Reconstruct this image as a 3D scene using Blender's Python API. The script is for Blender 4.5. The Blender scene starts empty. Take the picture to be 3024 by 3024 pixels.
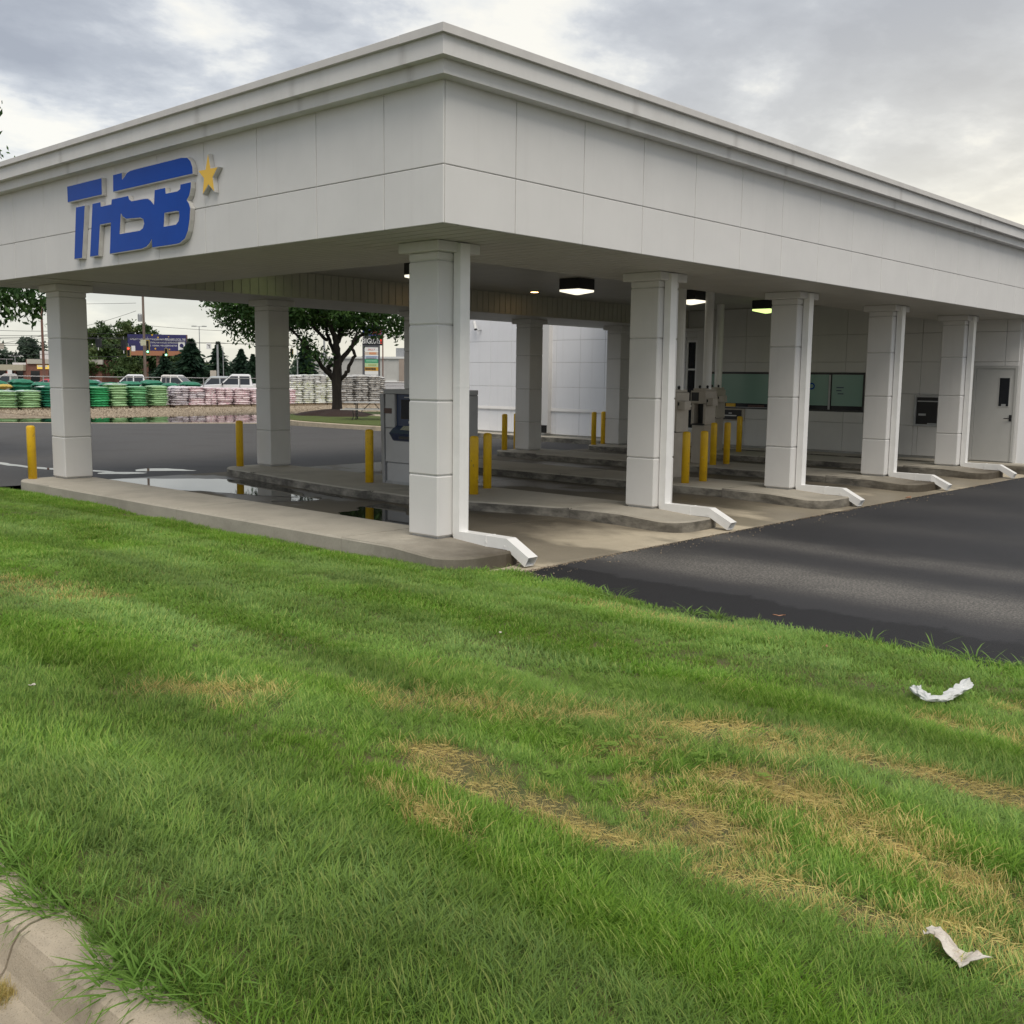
import bpy, math, random
import numpy as np
from mathutils import Vector, Matrix, Euler
from mathutils.geometry import tessellate_polygon
random.seed(7); rng = np.random.default_rng(7)
R = math.radians; PI = math.pi
scene = bpy.context.scene
COL = scene.collection

# ------------------------------------------------------------------ camera
CAM = Vector((-7.2853, -7.6733, 1.8047))
head, pitch, roll = R(42.6795), R(-7.2037), R(0.6999)
fw = Vector((math.cos(head)*math.cos(pitch), math.sin(head)*math.cos(pitch), math.sin(pitch)))
rt = Vector((math.sin(head), -math.cos(head), 0)); up = rt.cross(fw)
r2 = rt*math.cos(roll)+up*math.sin(roll); u2 = r2.cross(fw)
cam_d = bpy.data.cameras.new('camera'); cam = bpy.data.objects.new('camera', cam_d); COL.objects.link(cam)
cam.matrix_world = Matrix(((r2.x, u2.x, -fw.x, CAM.x), (r2.y, u2.y, -fw.y, CAM.y), (r2.z, u2.z, -fw.z, CAM.z), (0, 0, 0, 1)))
cam_d.sensor_width = 36; cam_d.lens = 36*3119.25/3024
cam_d.clip_start = 0.05; cam_d.clip_end = 6000
scene.camera = cam

# ------------------------------------------------------------------ world, sun, exposure
SUN_EL, SUN_AZ = R(58), R(-122)         # azimuth measured from +x towards +y: the bright part of the overcast is behind the camera
world = bpy.data.worlds.new('World'); scene.world = world; world.use_nodes = True
nt = world.node_tree; nt.nodes.clear(); L = nt.links.new
def N(t, **k):
    n = nt.nodes.new(t)
    for a, b in k.items(): setattr(n, a, b)
    return n
def M2(op, a, b=None, c=None, clamp=False):
    n = N('ShaderNodeMath', operation=op, use_clamp=clamp)
    for i, v in enumerate((a, b, c)):
        if v is None: continue
        if isinstance(v, (int, float)): n.inputs[i].default_value = v
        else: L(v, n.inputs[i])
    return n.outputs[0]
def MIX(f, a, b):
    n = N('ShaderNodeMix', data_type='RGBA')
    if isinstance(f, (int, float)): n.inputs[0].default_value = f
    else: L(f, n.inputs[0])
    for i, v in ((6, a), (7, b)):
        if isinstance(v, tuple): n.inputs[i].default_value = (*v, 1)
        else: L(v, n.inputs[i])
    return n.outputs[2]
def RAMP(v, stops):
    n = N('ShaderNodeValToRGB'); L(v, n.inputs[0]); e = n.color_ramp.elements
    while len(e) < len(stops): e.new(0.5)
    for i, (p, c) in enumerate(stops):
        e[i].position = p; e[i].color = (*c, 1) if isinstance(c, tuple) else (c, c, c, 1)
    return n.outputs[0]
tc = N('ShaderNodeTexCoord'); nrm = N('ShaderNodeVectorMath', operation='NORMALIZE'); L(tc.outputs['Generated'], nrm.inputs[0])
sp = N('ShaderNodeSeparateXYZ'); L(nrm.outputs[0], sp.inputs[0]); dx, dy, dz = sp.outputs
zc = M2('ADD', M2('MAXIMUM', dz, 0.0), 0.20)
cb = N('ShaderNodeCombineXYZ'); L(M2('DIVIDE', dx, zc), cb.inputs[0]); L(M2('DIVIDE', dy, zc), cb.inputs[1])
mp = N('ShaderNodeMapping'); L(cb.outputs[0], mp.inputs[0])
mp.inputs['Location'].default_value = (1.3, 4.35, 0); mp.inputs['Rotation'].default_value = (0, 0, R(38)); mp.inputs['Scale'].default_value = (1.55, 1.75, 1)
n1 = N('ShaderNodeTexNoise'); L(mp.outputs[0], n1.inputs[0]); n1.inputs['Scale'].default_value = 1.0; n1.inputs['Detail'].default_value = 9; n1.inputs['Roughness'].default_value = 0.56; n1.inputs['Distortion'].default_value = 0.25
n2 = N('ShaderNodeTexNoise'); L(mp.outputs[0], n2.inputs[0]); n2.inputs['Scale'].default_value = 3.2; n2.inputs['Detail'].default_value = 7; n2.inputs['Roughness'].default_value = 0.6
dens = M2('ADD', n1.outputs[0], M2('MULTIPLY', M2('SUBTRACT', n2.outputs[0], 0.5), 0.34))
def dirv(u, v):
    d = (fw+r2*((u-1512)/3119.25)+u2*((1512-v)/3119.25)).normalized(); return d
for u, v, sg, am in ((330, 310, 4.6, -.15), (580, 250, 2.4, -.10), (60, 330, 3.0, -.08), (1390, 190, 2.0, -.06), (2760, 600, 4.0, -.12), (2960, 470, 3.0, -.08), (2230, 340, 1.6, -.08), (2500, 420, 2.0, -.06), (150, 30, 5.0, .08), (900, 90, 4.0, .06), (1900, 120, 5.0, .06), (2700, 130, 6.0, .08), (400, 620, 2.5, .05), (2350, 520, 2.2, .05)):
    dv = N('ShaderNodeVectorMath', operation='DOT_PRODUCT'); L(nrm.outputs[0], dv.inputs[0]); dv.inputs[1].default_value = tuple(dirv(u, v))
    kk = 2.0/(R(sg)**2)
    dens = M2('ADD', dens, M2('MULTIPLY', M2('EXPONENT', M2('MULTIPLY', M2('SUBTRACT', dv.outputs['Value'], 1.0), kk)), am))
cloud = RAMP(dens, [(0.33, (0.68, 0.66, 0.60)), (0.40, (0.59, 0.59, 0.57)), (0.455, (0.44, 0.455, 0.475)), (0.53, (0.335, 0.352, 0.382)), (0.66, (0.265, 0.28, 0.312))])
hz = M2('SUBTRACT', 1.0, M2('DIVIDE', dz, 0.20), clamp=True); hz = M2('MULTIPLY', M2('POWER', hz, 1.3), 0.92)
cloud = MIX(hz, cloud, (0.575, 0.56, 0.48))
warm = M2('POWER', M2('MAXIMUM', M2('ADD', M2('MULTIPLY', dx, 0.98), M2('MULTIPLY', dy, 0.10)), 0.0), 5.0)
warm = M2('MULTIPLY', M2('MULTIPLY', warm, M2('SUBTRACT', 1.0, M2('DIVIDE', dz, 0.40), clamp=True)), 1.0)
cloud = MIX(warm, cloud, (0.76, 0.675, 0.50))
bg1 = N('ShaderNodeBackground'); L(cloud, bg1.inputs[0]); bg1.inputs[1].default_value = 1.0
sky = N('ShaderNodeTexSky', sky_type='NISHITA'); sky.sun_disc = False
sky.sun_elevation = SUN_EL; sky.sun_rotation = PI/2-SUN_AZ
bg2 = N('ShaderNodeBackground'); L(sky.outputs[0], bg2.inputs[0]); bg2.inputs[1].default_value = 0.1
ms = N('ShaderNodeMixShader'); ms.inputs[0].default_value = 0.12; L(bg1.outputs[0], ms.inputs[1]); L(bg2.outputs[0], ms.inputs[2])
wo = N('ShaderNodeOutputWorld'); L(ms.outputs[0], wo.inputs[0])

sun_d = bpy.data.lights.new('sun', 'SUN'); sun = bpy.data.objects.new('sun', sun_d); COL.objects.link(sun)
sun_d.energy = 1.5; sun_d.angle = R(38); sun_d.color = (1.0, 0.92, 0.80)
sd = Vector((math.cos(SUN_EL)*math.cos(SUN_AZ), math.cos(SUN_EL)*math.sin(SUN_AZ), math.sin(SUN_EL)))
sun.rotation_euler = sd.to_track_quat('Z', 'Y').to_euler(); sun.location = (0, -20, 30)
vs = scene.view_settings; scene.display_settings.display_device = 'sRGB'
vs.view_transform = 'Standard'; vs.look = 'None'; vs.exposure = 0.64; vs.gamma = 1.0; vs.use_curve_mapping = False

# ------------------------------------------------------------------ materials
def newmat(name):
    global nt, L
    m = bpy.data.materials.new(name); m.use_nodes = True
    nt = m.node_tree; L = nt.links.new; nt.nodes.clear()
    b = N('ShaderNodeBsdfPrincipled'); o = N('ShaderNodeOutputMaterial'); L(b.outputs[0], o.inputs[0])
    return m, b
def POS():
    return N('ShaderNodeNewGeometry').outputs['Position']
def OBJ():
    return N('ShaderNodeTexCoord').outputs['Object']
def NOISE(vec, scale, detail=4, rough=0.55, stretch=None, off=None):
    if stretch or off:
        m = N('ShaderNodeMapping'); L(vec, m.inputs[0])
        if stretch: m.inputs['Scale'].default_value = stretch
        if off: m.inputs['Location'].default_value = off
        vec = m.outputs[0]
    n = N('ShaderNodeTexNoise'); L(vec, n.inputs[0]); n.inputs['Scale'].default_value = scale
    n.inputs['Detail'].default_value = detail; n.inputs['Roughness'].default_value = rough
    return n.outputs[0]
def BUMP(h, b, strength=0.3, dist=0.01):
    n = N('ShaderNodeBump'); n.inputs['Strength'].default_value = strength; n.inputs['Distance'].default_value = dist
    L(h, n.inputs['Height']); L(n.outputs[0], b.inputs['Normal'])
def setp(b, color=None, rough=None, metal=None, spec=None):
    if color is not None:
        if isinstance(color, tuple): b.inputs['Base Color'].default_value = (*color, 1)
        else: L(color, b.inputs['Base Color'])
    if rough is not None:
        if isinstance(rough, (int, float)): b.inputs['Roughness'].default_value = rough
        else: L(rough, b.inputs['Roughness'])
    if metal is not None: b.inputs['Metallic'].default_value = metal
    if spec is not None: b.inputs['Specular IOR Level'].default_value = spec
def simple(name, c1, c2=None, scale=8.0, rough=0.6, bump=0.0, bscale=120.0, metal=0.0, stretch=None, spec=None, bdist=0.004):
    m, b = newmat(name)
    c2 = c2 or tuple(v*0.82 for v in c1)
    v = POS(); f = RAMP(NOISE(v, scale, 5, 0.6, stretch), [(0.35, 0.0), (0.68, 1.0)])
    setp(b, MIX(f, c1, c2), rough, metal, spec)
    if bump: BUMP(NOISE(v, bscale, 3), b, bump, bdist)
    return m
def randomised(name, c1, c2, rough=0.6, scale=4.0, bump=0.0, bscale=30.0):
    m, b = newmat(name)
    oi = N('ShaderNodeObjectInfo').outputs['Random']; v = POS()
    f = M2('ADD', M2('MULTIPLY', oi, 0.6), M2('MULTIPLY', NOISE(v, scale, 4), 0.45), clamp=True)
    setp(b, MIX(f, c1, c2), rough)
    if bump: BUMP(NOISE(v, bscale, 4), b, bump, 0.02)
    return m
def glow(name, col, strength):
    m, b = newmat(name); setp(b, col, 0.4)
    b.inputs['Emission Color'].default_value = (*col, 1); b.inputs['Emission Strength'].default_value = strength
    return m

MT = {}
def stucco(name, base, dark, drips=()):
    m, b = newmat(name); v = POS()
    f = RAMP(NOISE(v, 1.3, 6, 0.6), [(0.38, 0.0), (0.72, 1.0)])
    st = RAMP(NOISE(v, 7.0, 4, 0.6, (1, 1, 0.06)), [(0.56, 0.0), (0.75, 1.0)])
    c = MIX(M2('MULTIPLY', f, 0.55), base, dark); c = MIX(M2('MULTIPLY', st, 0.09), c, (0.40, 0.37, 0.35))
    if drips:
        q = N('ShaderNodeSeparateXYZ'); L(v, q.inputs[0]); left = M2('LESS_THAN', q.outputs[0], -0.10); front = M2('LESS_THAN', q.outputs[1], -0.10); acc = None
        for ax, c0 in drips:
            d = M2('DIVIDE', M2('SUBTRACT', q.outputs[1 if ax == 'l' else 0], c0), 0.055); e = M2('MULTIPLY', M2('EXPONENT', M2('MULTIPLY', M2('MULTIPLY', d, d), -1.0)), left if ax == 'l' else front); acc = e if acc is None else M2('ADD', acc, e)
        acc = M2('MULTIPLY', M2('MULTIPLY', acc, M2('ADD', 0.25, NOISE(v, 30, 4, 0.7, (1, 1, .2)))), 0.42, clamp=True); c = MIX(acc, c, (0.33, 0.31, 0.29))
        gm_ = RAMP(NOISE(v, 2.6, 6, 0.65, (1, 1, .35)), [(0.50, 0.0), (0.72, 1.0)]); c = MIX(M2('MULTIPLY', gm_, 0.20), c, (0.42, 0.40, 0.375))
    setp(b, c, 0.85, spec=0.25)
    BUMP(NOISE(v, 170, 3, 0.7), b, 0.35, 0.003)
    return m
MT['stucco'] = stucco('white_stucco', (0.71, 0.70, 0.685), (0.63, 0.622, 0.61))
MT['cornice'] = stucco('cornice_stucco', (0.71, 0.70, 0.685), (0.63, 0.622, 0.61), [('l', .318), ('l', 4.0), ('l', 7.654), ('l', 2.1), ('f', 2.742), ('f', 6.403), ('f', 10.045), ('f', 13.7), ('f', 4.9)])
MT['wall_lit'] = stucco('lit_white_stucco', (0.87, 0.875, 0.90), (0.82, 0.825, 0.85))  # same stucco with the far wall's extra sky light put into its colour
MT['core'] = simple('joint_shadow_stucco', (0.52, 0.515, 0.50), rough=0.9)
MT['coping'] = simple('coping_metal', (0.62, 0.60, 0.575), (0.55, 0.53, 0.51), 3, 0.42, metal=0.0)
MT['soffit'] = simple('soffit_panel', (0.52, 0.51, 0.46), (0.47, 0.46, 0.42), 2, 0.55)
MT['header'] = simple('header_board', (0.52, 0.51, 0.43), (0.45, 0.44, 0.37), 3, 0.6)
MT['pipe'] = simple('white_painted_metal', (0.86, 0.855, 0.84), (0.81, 0.805, 0.79), 5, 0.32)
MT['dark'] = simple('black_enamel', (0.018, 0.018, 0.02), rough=0.45)
MT['cavity'] = simple('dark_cavity', (0.01, 0.01, 0.01), rough=0.9)
MT['blue'] = simple('sign_blue', (0.0, 0.060, 0.38), (0.0, 0.053, 0.34), 2, 0.2, spec=0.08)
MT['gold'] = simple('sign_gold', (0.86, 0.52, 0.02), (0.82, 0.48, 0.02), 2, 0.3)
MT['silver'] = simple('sign_return', (0.62, 0.61, 0.58), (0.5, 0.48, 0.46), 6, 0.35)
MT['frame'] = simple('dark_bronze_frame', (0.022, 0.022, 0.024), rough=0.35)
MT['alu'] = simple('aluminium_frame', (0.45, 0.46, 0.47), rough=0.35, metal=0.3)
MT['doorpaint'] = simple('door_grey', (0.50, 0.50, 0.485), (0.47, 0.47, 0.455), 3, 0.45)
MT['beige'] = simple('beige_enamel', (0.52, 0.47, 0.40), (0.46, 0.41, 0.35), 5, 0.5)
MT['atmgrey'] = simple('atm_grey', (0.36, 0.365, 0.38), (0.33, 0.335, 0.35), 4, 0.35)
MT['atmlight'] = simple('atm_light_grey', (0.50, 0.50, 0.51), (0.46, 0.46, 0.47), 4, 0.4)
MT['navy'] = simple('atm_navy', (0.025, 0.045, 0.11), (0.02, 0.035, 0.09), 4, 0.35)
MT['key'] = simple('keypad_cream', (0.55, 0.55, 0.40), rough=0.5)
MT['plaque'] = simple('brown_plaque', (0.10, 0.05, 0.04), rough=0.5)
MT['tyre'] = simple('tyre_rubber', (0.02, 0.02, 0.021), rough=0.85)
MT['steel'] = simple('galvanised_steel', (0.42, 0.43, 0.44), (0.33, 0.34, 0.35), 5, 0.45, metal=0.5)
MT['wood'] = simple('weathered_pole', (0.22, 0.17, 0.14), (0.13, 0.10, 0.085), 5, 0.85, stretch=(1, 1, 0.1))
MT['rust'] = simple('rust_brown_paint', (0.20, 0.10, 0.075), (0.15, 0.08, 0.06), 2, 0.6)
MT['white'] = simple('white_paint', (0.78, 0.78, 0.77), (0.72, 0.72, 0.71), 3, 0.4)
MT['lens'] = glow('lamp_lens', (1.0, 0.93, 0.74), 0.85)
MT['lensg'] = glow('lamp_lens_greenish', (0.72, 0.95, 0.30), 1.0)
MT['down'] = glow('downlight_lens', (1.0, 0.60, 0.25), 9.0)
MT['downg'] = glow('downlight_lens_green', (0.70, 0.9, 0.30), 9.0)
MT['red'] = glow('signal_red', (1.0, 0.05, 0.03), 2.5)
MT['green'] = glow('signal_green', (0.25, 1.0, 0.55), 2.5)
def glassmat(name, col, rough=0.06):
    m, b = newmat(name); setp(b, col, rough, spec=0.5); return m
MT['teal'] = glassmat('window_with_green_blind', (0.22, 0.385, 0.32), 0.15)
MT['darkglass'] = glassmat('dark_window_glass', (0.012, 0.014, 0.018), 0.05)
MT['carglass'] = glassmat('car_glass', (0.03, 0.035, 0.042), 0.06)
def bollardmat():
    m, b = newmat('safety_yellow'); v = POS()
    c = MIX(RAMP(NOISE(v, 7, 5, 0.6), [(0.35, 0.0), (0.68, 1.0)]), (0.86, 0.54, 0.012), (0.76, 0.45, 0.012))
    sc = RAMP(NOISE(v, 16, 6, 0.7, (1, 1, 0.4)), [(0.635, 0.0), (0.66, 1.0)]); c = MIX(M2('MULTIPLY', sc, 0.8), c, (0.30, 0.17, 0.06))
    s2 = RAMP(NOISE(v, 22, 5, 0.7, (1, 1, 0.5), (4, 2, 9)), [(0.68, 0.0), (0.70, 1.0)]); c = MIX(s2, c, (0.55, 0.50, 0.40))
    setp(b, c, 0.5); BUMP(NOISE(v, 60, 3), b, 0.15, 0.004); return m
MT['bollard'] = bollardmat()
def concrete(name, base, dark, stain=0.35, wet_dark=False):
    m, b = newmat(name); v = POS()
    f = RAMP(NOISE(v, 1.1, 7, 0.62), [(0.32, 0.0), (0.72, 1.0)])
    g = RAMP(NOISE(v, 55, 4, 0.7), [(0.3, 0.0), (0.75, 1.0)])
    c = MIX(f, base, dark); c = MIX(M2('MULTIPLY', g, 0.35), c, tuple(x*0.62 for x in dark))
    s = RAMP(NOISE(v, 0.55, 6, 0.65, None, (3.1, 8.2, 0)), [(0.50, 0.0), (0.66, 1.0)])
    c = MIX(M2('MULTIPLY', s, stain), c, tuple(x*0.35 for x in base))
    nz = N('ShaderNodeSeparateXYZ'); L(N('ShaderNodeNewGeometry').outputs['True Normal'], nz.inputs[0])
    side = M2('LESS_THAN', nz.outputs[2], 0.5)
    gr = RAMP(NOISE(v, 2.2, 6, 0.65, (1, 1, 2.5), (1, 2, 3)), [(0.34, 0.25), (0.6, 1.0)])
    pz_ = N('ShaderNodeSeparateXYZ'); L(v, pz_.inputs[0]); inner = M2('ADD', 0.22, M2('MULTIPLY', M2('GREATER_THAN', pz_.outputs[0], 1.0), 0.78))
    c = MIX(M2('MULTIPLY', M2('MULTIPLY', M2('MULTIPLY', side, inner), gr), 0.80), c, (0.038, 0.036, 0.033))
    if not wet_dark:
        py = N('ShaderNodeSeparateXYZ'); L(v, py.inputs[0])
        endy = M2('SUBTRACT', 1.0, M2('DIVIDE', M2('ADD', py.outputs[1], M2('MULTIPLY', M2('SUBTRACT', NOISE(v, 3.0, 5, 0.65), 0.5), 1.3)), 1.35), clamp=True)
        wgt = None
        for xc, wd, am in ((0.9, 1.2, 1.0), (4.9, 1.2, .30), (9.2, 1.2, .35), (13.0, 1.4, 1.1), (16.8, 1.5, 1.1)):
            d = M2('DIVIDE', M2('SUBTRACT', py.outputs[0], xc), wd); e = M2('MULTIPLY', M2('EXPONENT', M2('MULTIPLY', M2('MULTIPLY', d, d), -1.0)), am); wgt = e if wgt is None else M2('ADD', wgt, e)
        mould = M2('MULTIPLY', M2('MULTIPLY', M2('POWER', endy, 0.6), wgt), 0.9, clamp=True)
        c = MIX(mould, c, (0.072, 0.058, 0.040))
    ro = 0.85
    if wet_dark:
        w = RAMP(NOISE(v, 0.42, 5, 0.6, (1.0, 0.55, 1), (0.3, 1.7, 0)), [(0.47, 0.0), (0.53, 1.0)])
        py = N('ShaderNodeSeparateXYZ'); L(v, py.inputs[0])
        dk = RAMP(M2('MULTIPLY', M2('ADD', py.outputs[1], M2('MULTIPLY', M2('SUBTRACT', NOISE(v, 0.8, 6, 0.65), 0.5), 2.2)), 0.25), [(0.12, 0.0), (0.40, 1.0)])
        c = MIX(M2('MULTIPLY', dk, 0.78), c, (0.085, 0.072, 0.052))  # lane gets darker with y, further in under the canopy
        c = MIX(M2('MULTIPLY', w, 0.5), c, (0.05, 0.042, 0.032))
        ro = M2('SUBTRACT', 0.85, M2('MULTIPLY', w, 0.45))
    setp(b, c, ro, spec=0.3)
    BUMP(NOISE(v, 130, 4, 0.7), b, 0.4, 0.004)
    return m
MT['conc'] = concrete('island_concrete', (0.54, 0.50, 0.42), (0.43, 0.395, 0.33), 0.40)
MT['lane'] = concrete('lane_concrete', (0.58, 0.51, 0.385), (0.47, 0.41, 0.31), 0.25, wet_dark=True)
MT['kerb'] = None
def kerbmat():
    m, b = newmat('kerb_aggregate_concrete'); v = POS()
    f = RAMP(NOISE(v, 3.0, 6, 0.6), [(0.3, 0.0), (0.7, 1.0)])
    c = MIX(f, (0.60, 0.515, 0.39), (0.49, 0.415, 0.315))
    vo = N('ShaderNodeTexVoronoi'); L(v, vo.inputs[0]); vo.inputs['Scale'].default_value = 110
    p = RAMP(vo.outputs['Distance'], [(0.10, 1.0), (0.22, 0.0)])
    pick = RAMP(NOISE(v, 90, 2), [(0.53, 0.0), (0.58, 1.0)])
    c = MIX(M2('MULTIPLY', M2('MULTIPLY', p, pick), 0.7), c, (0.16, 0.12, 0.09))
    pk2 = RAMP(NOISE(v, 260, 2, 0.5, None, (5, 1, 2)), [(0.58, 0.0), (0.66, 1.0)])
    c = MIX(M2('MULTIPLY', pk2, 0.40), c, (0.64, 0.57, 0.45))
    pk3 = RAMP(NOISE(v, 210, 2, 0.5, None, (2, 7, 2)), [(0.60, 0.0), (0.68, 1.0)])
    c = MIX(M2('MULTIPLY', pk3, 0.5), c, (0.20, 0.15, 0.11))
    st = RAMP(NOISE(v, 5.0, 5, 0.6, (1, 0.3, 1)), [(0.54, 0.0), (0.7, 1.0)])
    c = MIX(M2('MULTIPLY', st, 0.45), c, (0.17, 0.15, 0.12))
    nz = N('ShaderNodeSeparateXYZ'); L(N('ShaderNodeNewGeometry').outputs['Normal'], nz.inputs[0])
    c = MIX(M2('MULTIPLY', RAMP(nz.outputs[2], [(0.55, 1.0), (0.9, 0.0)]), M2('MULTIPLY', NOISE(v, 6, 5, 0.65), 0.5)), c, (0.24, 0.205, 0.16))  # shade of the steep kerb face mixed into the colour by slope
    setp(b, c, 0.9, spec=0.2)
    BUMP(NOISE(v, 110, 5, 0.8), b, 0.9, 0.008)
    return m
MT['kerb'] = kerbmat()
def asphalt(name, base, worn, stripes=(), fine=1.0, edge=None):
    m, b = newmat(name); v = POS()
    s = N('ShaderNodeSeparateXYZ'); L(v, s.inputs[0])
    g = RAMP(NOISE(v, 38, 4, 0.85), [(0.44, 0.0), (0.60, 1.0)])
    f = NOISE(v, 0.5, 6, 0.6)
    wob = M2('ADD', M2('MULTIPLY', M2('SUBTRACT', NOISE(v, 0.55, 4, 0.6, (1, 0.45, 1)), 0.5), 1.2), M2('MULTIPLY', M2('SUBTRACT', NOISE(v, 7.0, 4, 0.7, (1, 0.35, 1)), 0.5), 0.5))
    w = None
    for xc, wd, amp in stripes:
        d = M2('DIVIDE', M2('SUBTRACT', M2('ADD', s.outputs[0], wob), xc), wd)
        e = M2('MULTIPLY', M2('EXPONENT', M2('MULTIPLY', M2('MULTIPLY', d, d), -1.0)), amp)
        w = e if w is None else M2('ADD', w, e)
    if w is None: w = M2('MULTIPLY', RAMP(f, [(0.42, 0.0), (0.65, 1.0)]), 0.6)
    w = M2('MULTIPLY', w, M2('ADD', 0.22, M2('MULTIPLY', g, 0.95)), clamp=True)
    if edge:
        ed = M2('ADD', s.outputs[0], M2('MULTIPLY', M2('SUBTRACT', NOISE(v, 2.2, 6, 0.7), 0.5), 0.9))
        ek = RAMP(M2('SUBTRACT', ed, edge-0.5), [(0.45, 0.0), (0.55, 1.0)])
        w = M2('MULTIPLY', w, ek)
    c = MIX(w, base, worn)
    c = MIX(M2('MULTIPLY', RAMP(NOISE(v, 120, 3, 0.8), [(0.5, 0.0), (0.66, 1.0)]), 0.45), c, tuple(x*2.3 for x in base))
    c = MIX(M2('MULTIPLY', RAMP(f, [(0.5, 0.0), (0.62, 1.0)]), 0.25), c, tuple(x*0.55 for x in base))
    if edge:
        c = MIX(M2('MULTIPLY', M2('MULTIPLY', ek, RAMP(M2('MULTIPLY', ed, 0.25), [(0.40, 0.55), (0.56, 0.0)])), 0.9), c, (0.045, 0.045, 0.048)); c = MIX(M2('SUBTRACT', 1.0, ek), c, tuple(x*0.68 for x in base))
    setp(b, c, M2('ADD', 0.70, M2('MULTIPLY', w, 0.25)), spec=0.22)
    BUMP(NOISE(v, 95, 4, 0.8), b, 0.55*fine, 0.006)
    return m
MT['asphalt'] = asphalt('sealed_asphalt', (0.034, 0.034, 0.037), (0.235, 0.222, 0.20), [(2.75, 0.60, 1.0), (4.75, 0.5, 0.55), (7.4, 0.6, 0.16), (10.4, 0.8, 0.14), (13.6, 1.0, 0.16)], edge=1.5)
MT['asphalt2'] = asphalt('lot_asphalt', (0.072, 0.070, 0.069), (0.125, 0.12, 0.115))
MT['water'] = glassmat('standing_water', (0.014, 0.013, 0.011), 0.03)
MT['water'].node_tree.nodes['Principled BSDF'].inputs['IOR'].default_value = 1.33
def gravelmat():
    m, b = newmat('gravel'); v = POS()
    vo = N('ShaderNodeTexVoronoi'); L(v, vo.inputs[0]); vo.inputs['Scale'].default_value = 9
    sep = N('ShaderNodeSeparateColor'); L(vo.outputs['Color'], sep.inputs[0])
    c = RAMP(sep.outputs[0], [(0.0, (0.16, 0.115, 0.075)), (0.5, (0.29, 0.225, 0.155)), (1.0, (0.43, 0.36, 0.27))])
    setp(b, c, 0.9); BUMP(vo.outputs['Distance'], b, 0.9, 0.08); return m
MT['gravel'] = gravelmat()
MT['stone'] = randomised('river_stone', (0.40, 0.33, 0.24), (0.22, 0.17, 0.12), 0.85, 6)
MT['soil'] = simple('lawn_soil', (0.07, 0.085, 0.022), (0.12, 0.09, 0.04), 3, 0.95)
MT['field'] = simple('far_ground', (0.075, 0.09, 0.045), (0.11, 0.10, 0.07), 0.02, 0.95)
MT['mulch'] = simple('bark_mulch', (0.045, 0.022, 0.015), (0.025, 0.014, 0.01), 14, 0.95, bump=0.9, bscale=25, bdist=0.05)
MT['bark'] = simple('tree_bark', (0.030, 0.024, 0.019), (0.014, 0.011, 0.009), 6, 0.95, bump=0.8, bscale=14, stretch=(1, 1, 0.2), bdist=0.03)
def leafmat(name, c1, c2, c3, scale=1.2):
    m, b = newmat(name); v = POS()
    at = N('ShaderNodeAttribute', attribute_name='tint').outputs['Fac']
    c = MIX(at, c1, c2); c = MIX(RAMP(NOISE(v, scale, 4), [(0.45, 0.0), (0.68, 1.0)]), c, c3)
    setp(b, c, 0.55, spec=0.3)
    b.inputs['Transmission Weight'].default_value = 0.0
    tr = N('ShaderNodeBsdfTranslucent'); L(c, tr.inputs[0]); mx = N('ShaderNodeMixShader'); mx.inputs[0].default_value = 0.28
    o = [n for n in nt.nodes if n.type == 'OUTPUT_MATERIAL'][0]
    L(b.outputs[0], mx.inputs[1]); L(tr.outputs[0], mx.inputs[2]); L(mx.outputs[0], o.inputs[0])
    return m
MT['leaf'] = leafmat('shade_tree_leaf', (0.018, 0.052, 0.014), (0.038, 0.095, 0.022), (0.085, 0.17, 0.036))
MT['leaf2'] = leafmat('far_deciduous_leaf', (0.045, 0.085, 0.030), (0.075, 0.13, 0.04), (0.12, 0.16, 0.05), 0.25)
MT['needle'] = leafmat('conifer_needle', (0.016, 0.042, 0.026), (0.028, 0.062, 0.036), (0.035, 0.075, 0.04), 0.4)
MT['haze_leaf'] = leafmat('distant_leaf', (0.05, 0.085, 0.06), (0.08, 0.12, 0.08), (0.09, 0.13, 0.085), 0.1)
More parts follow.
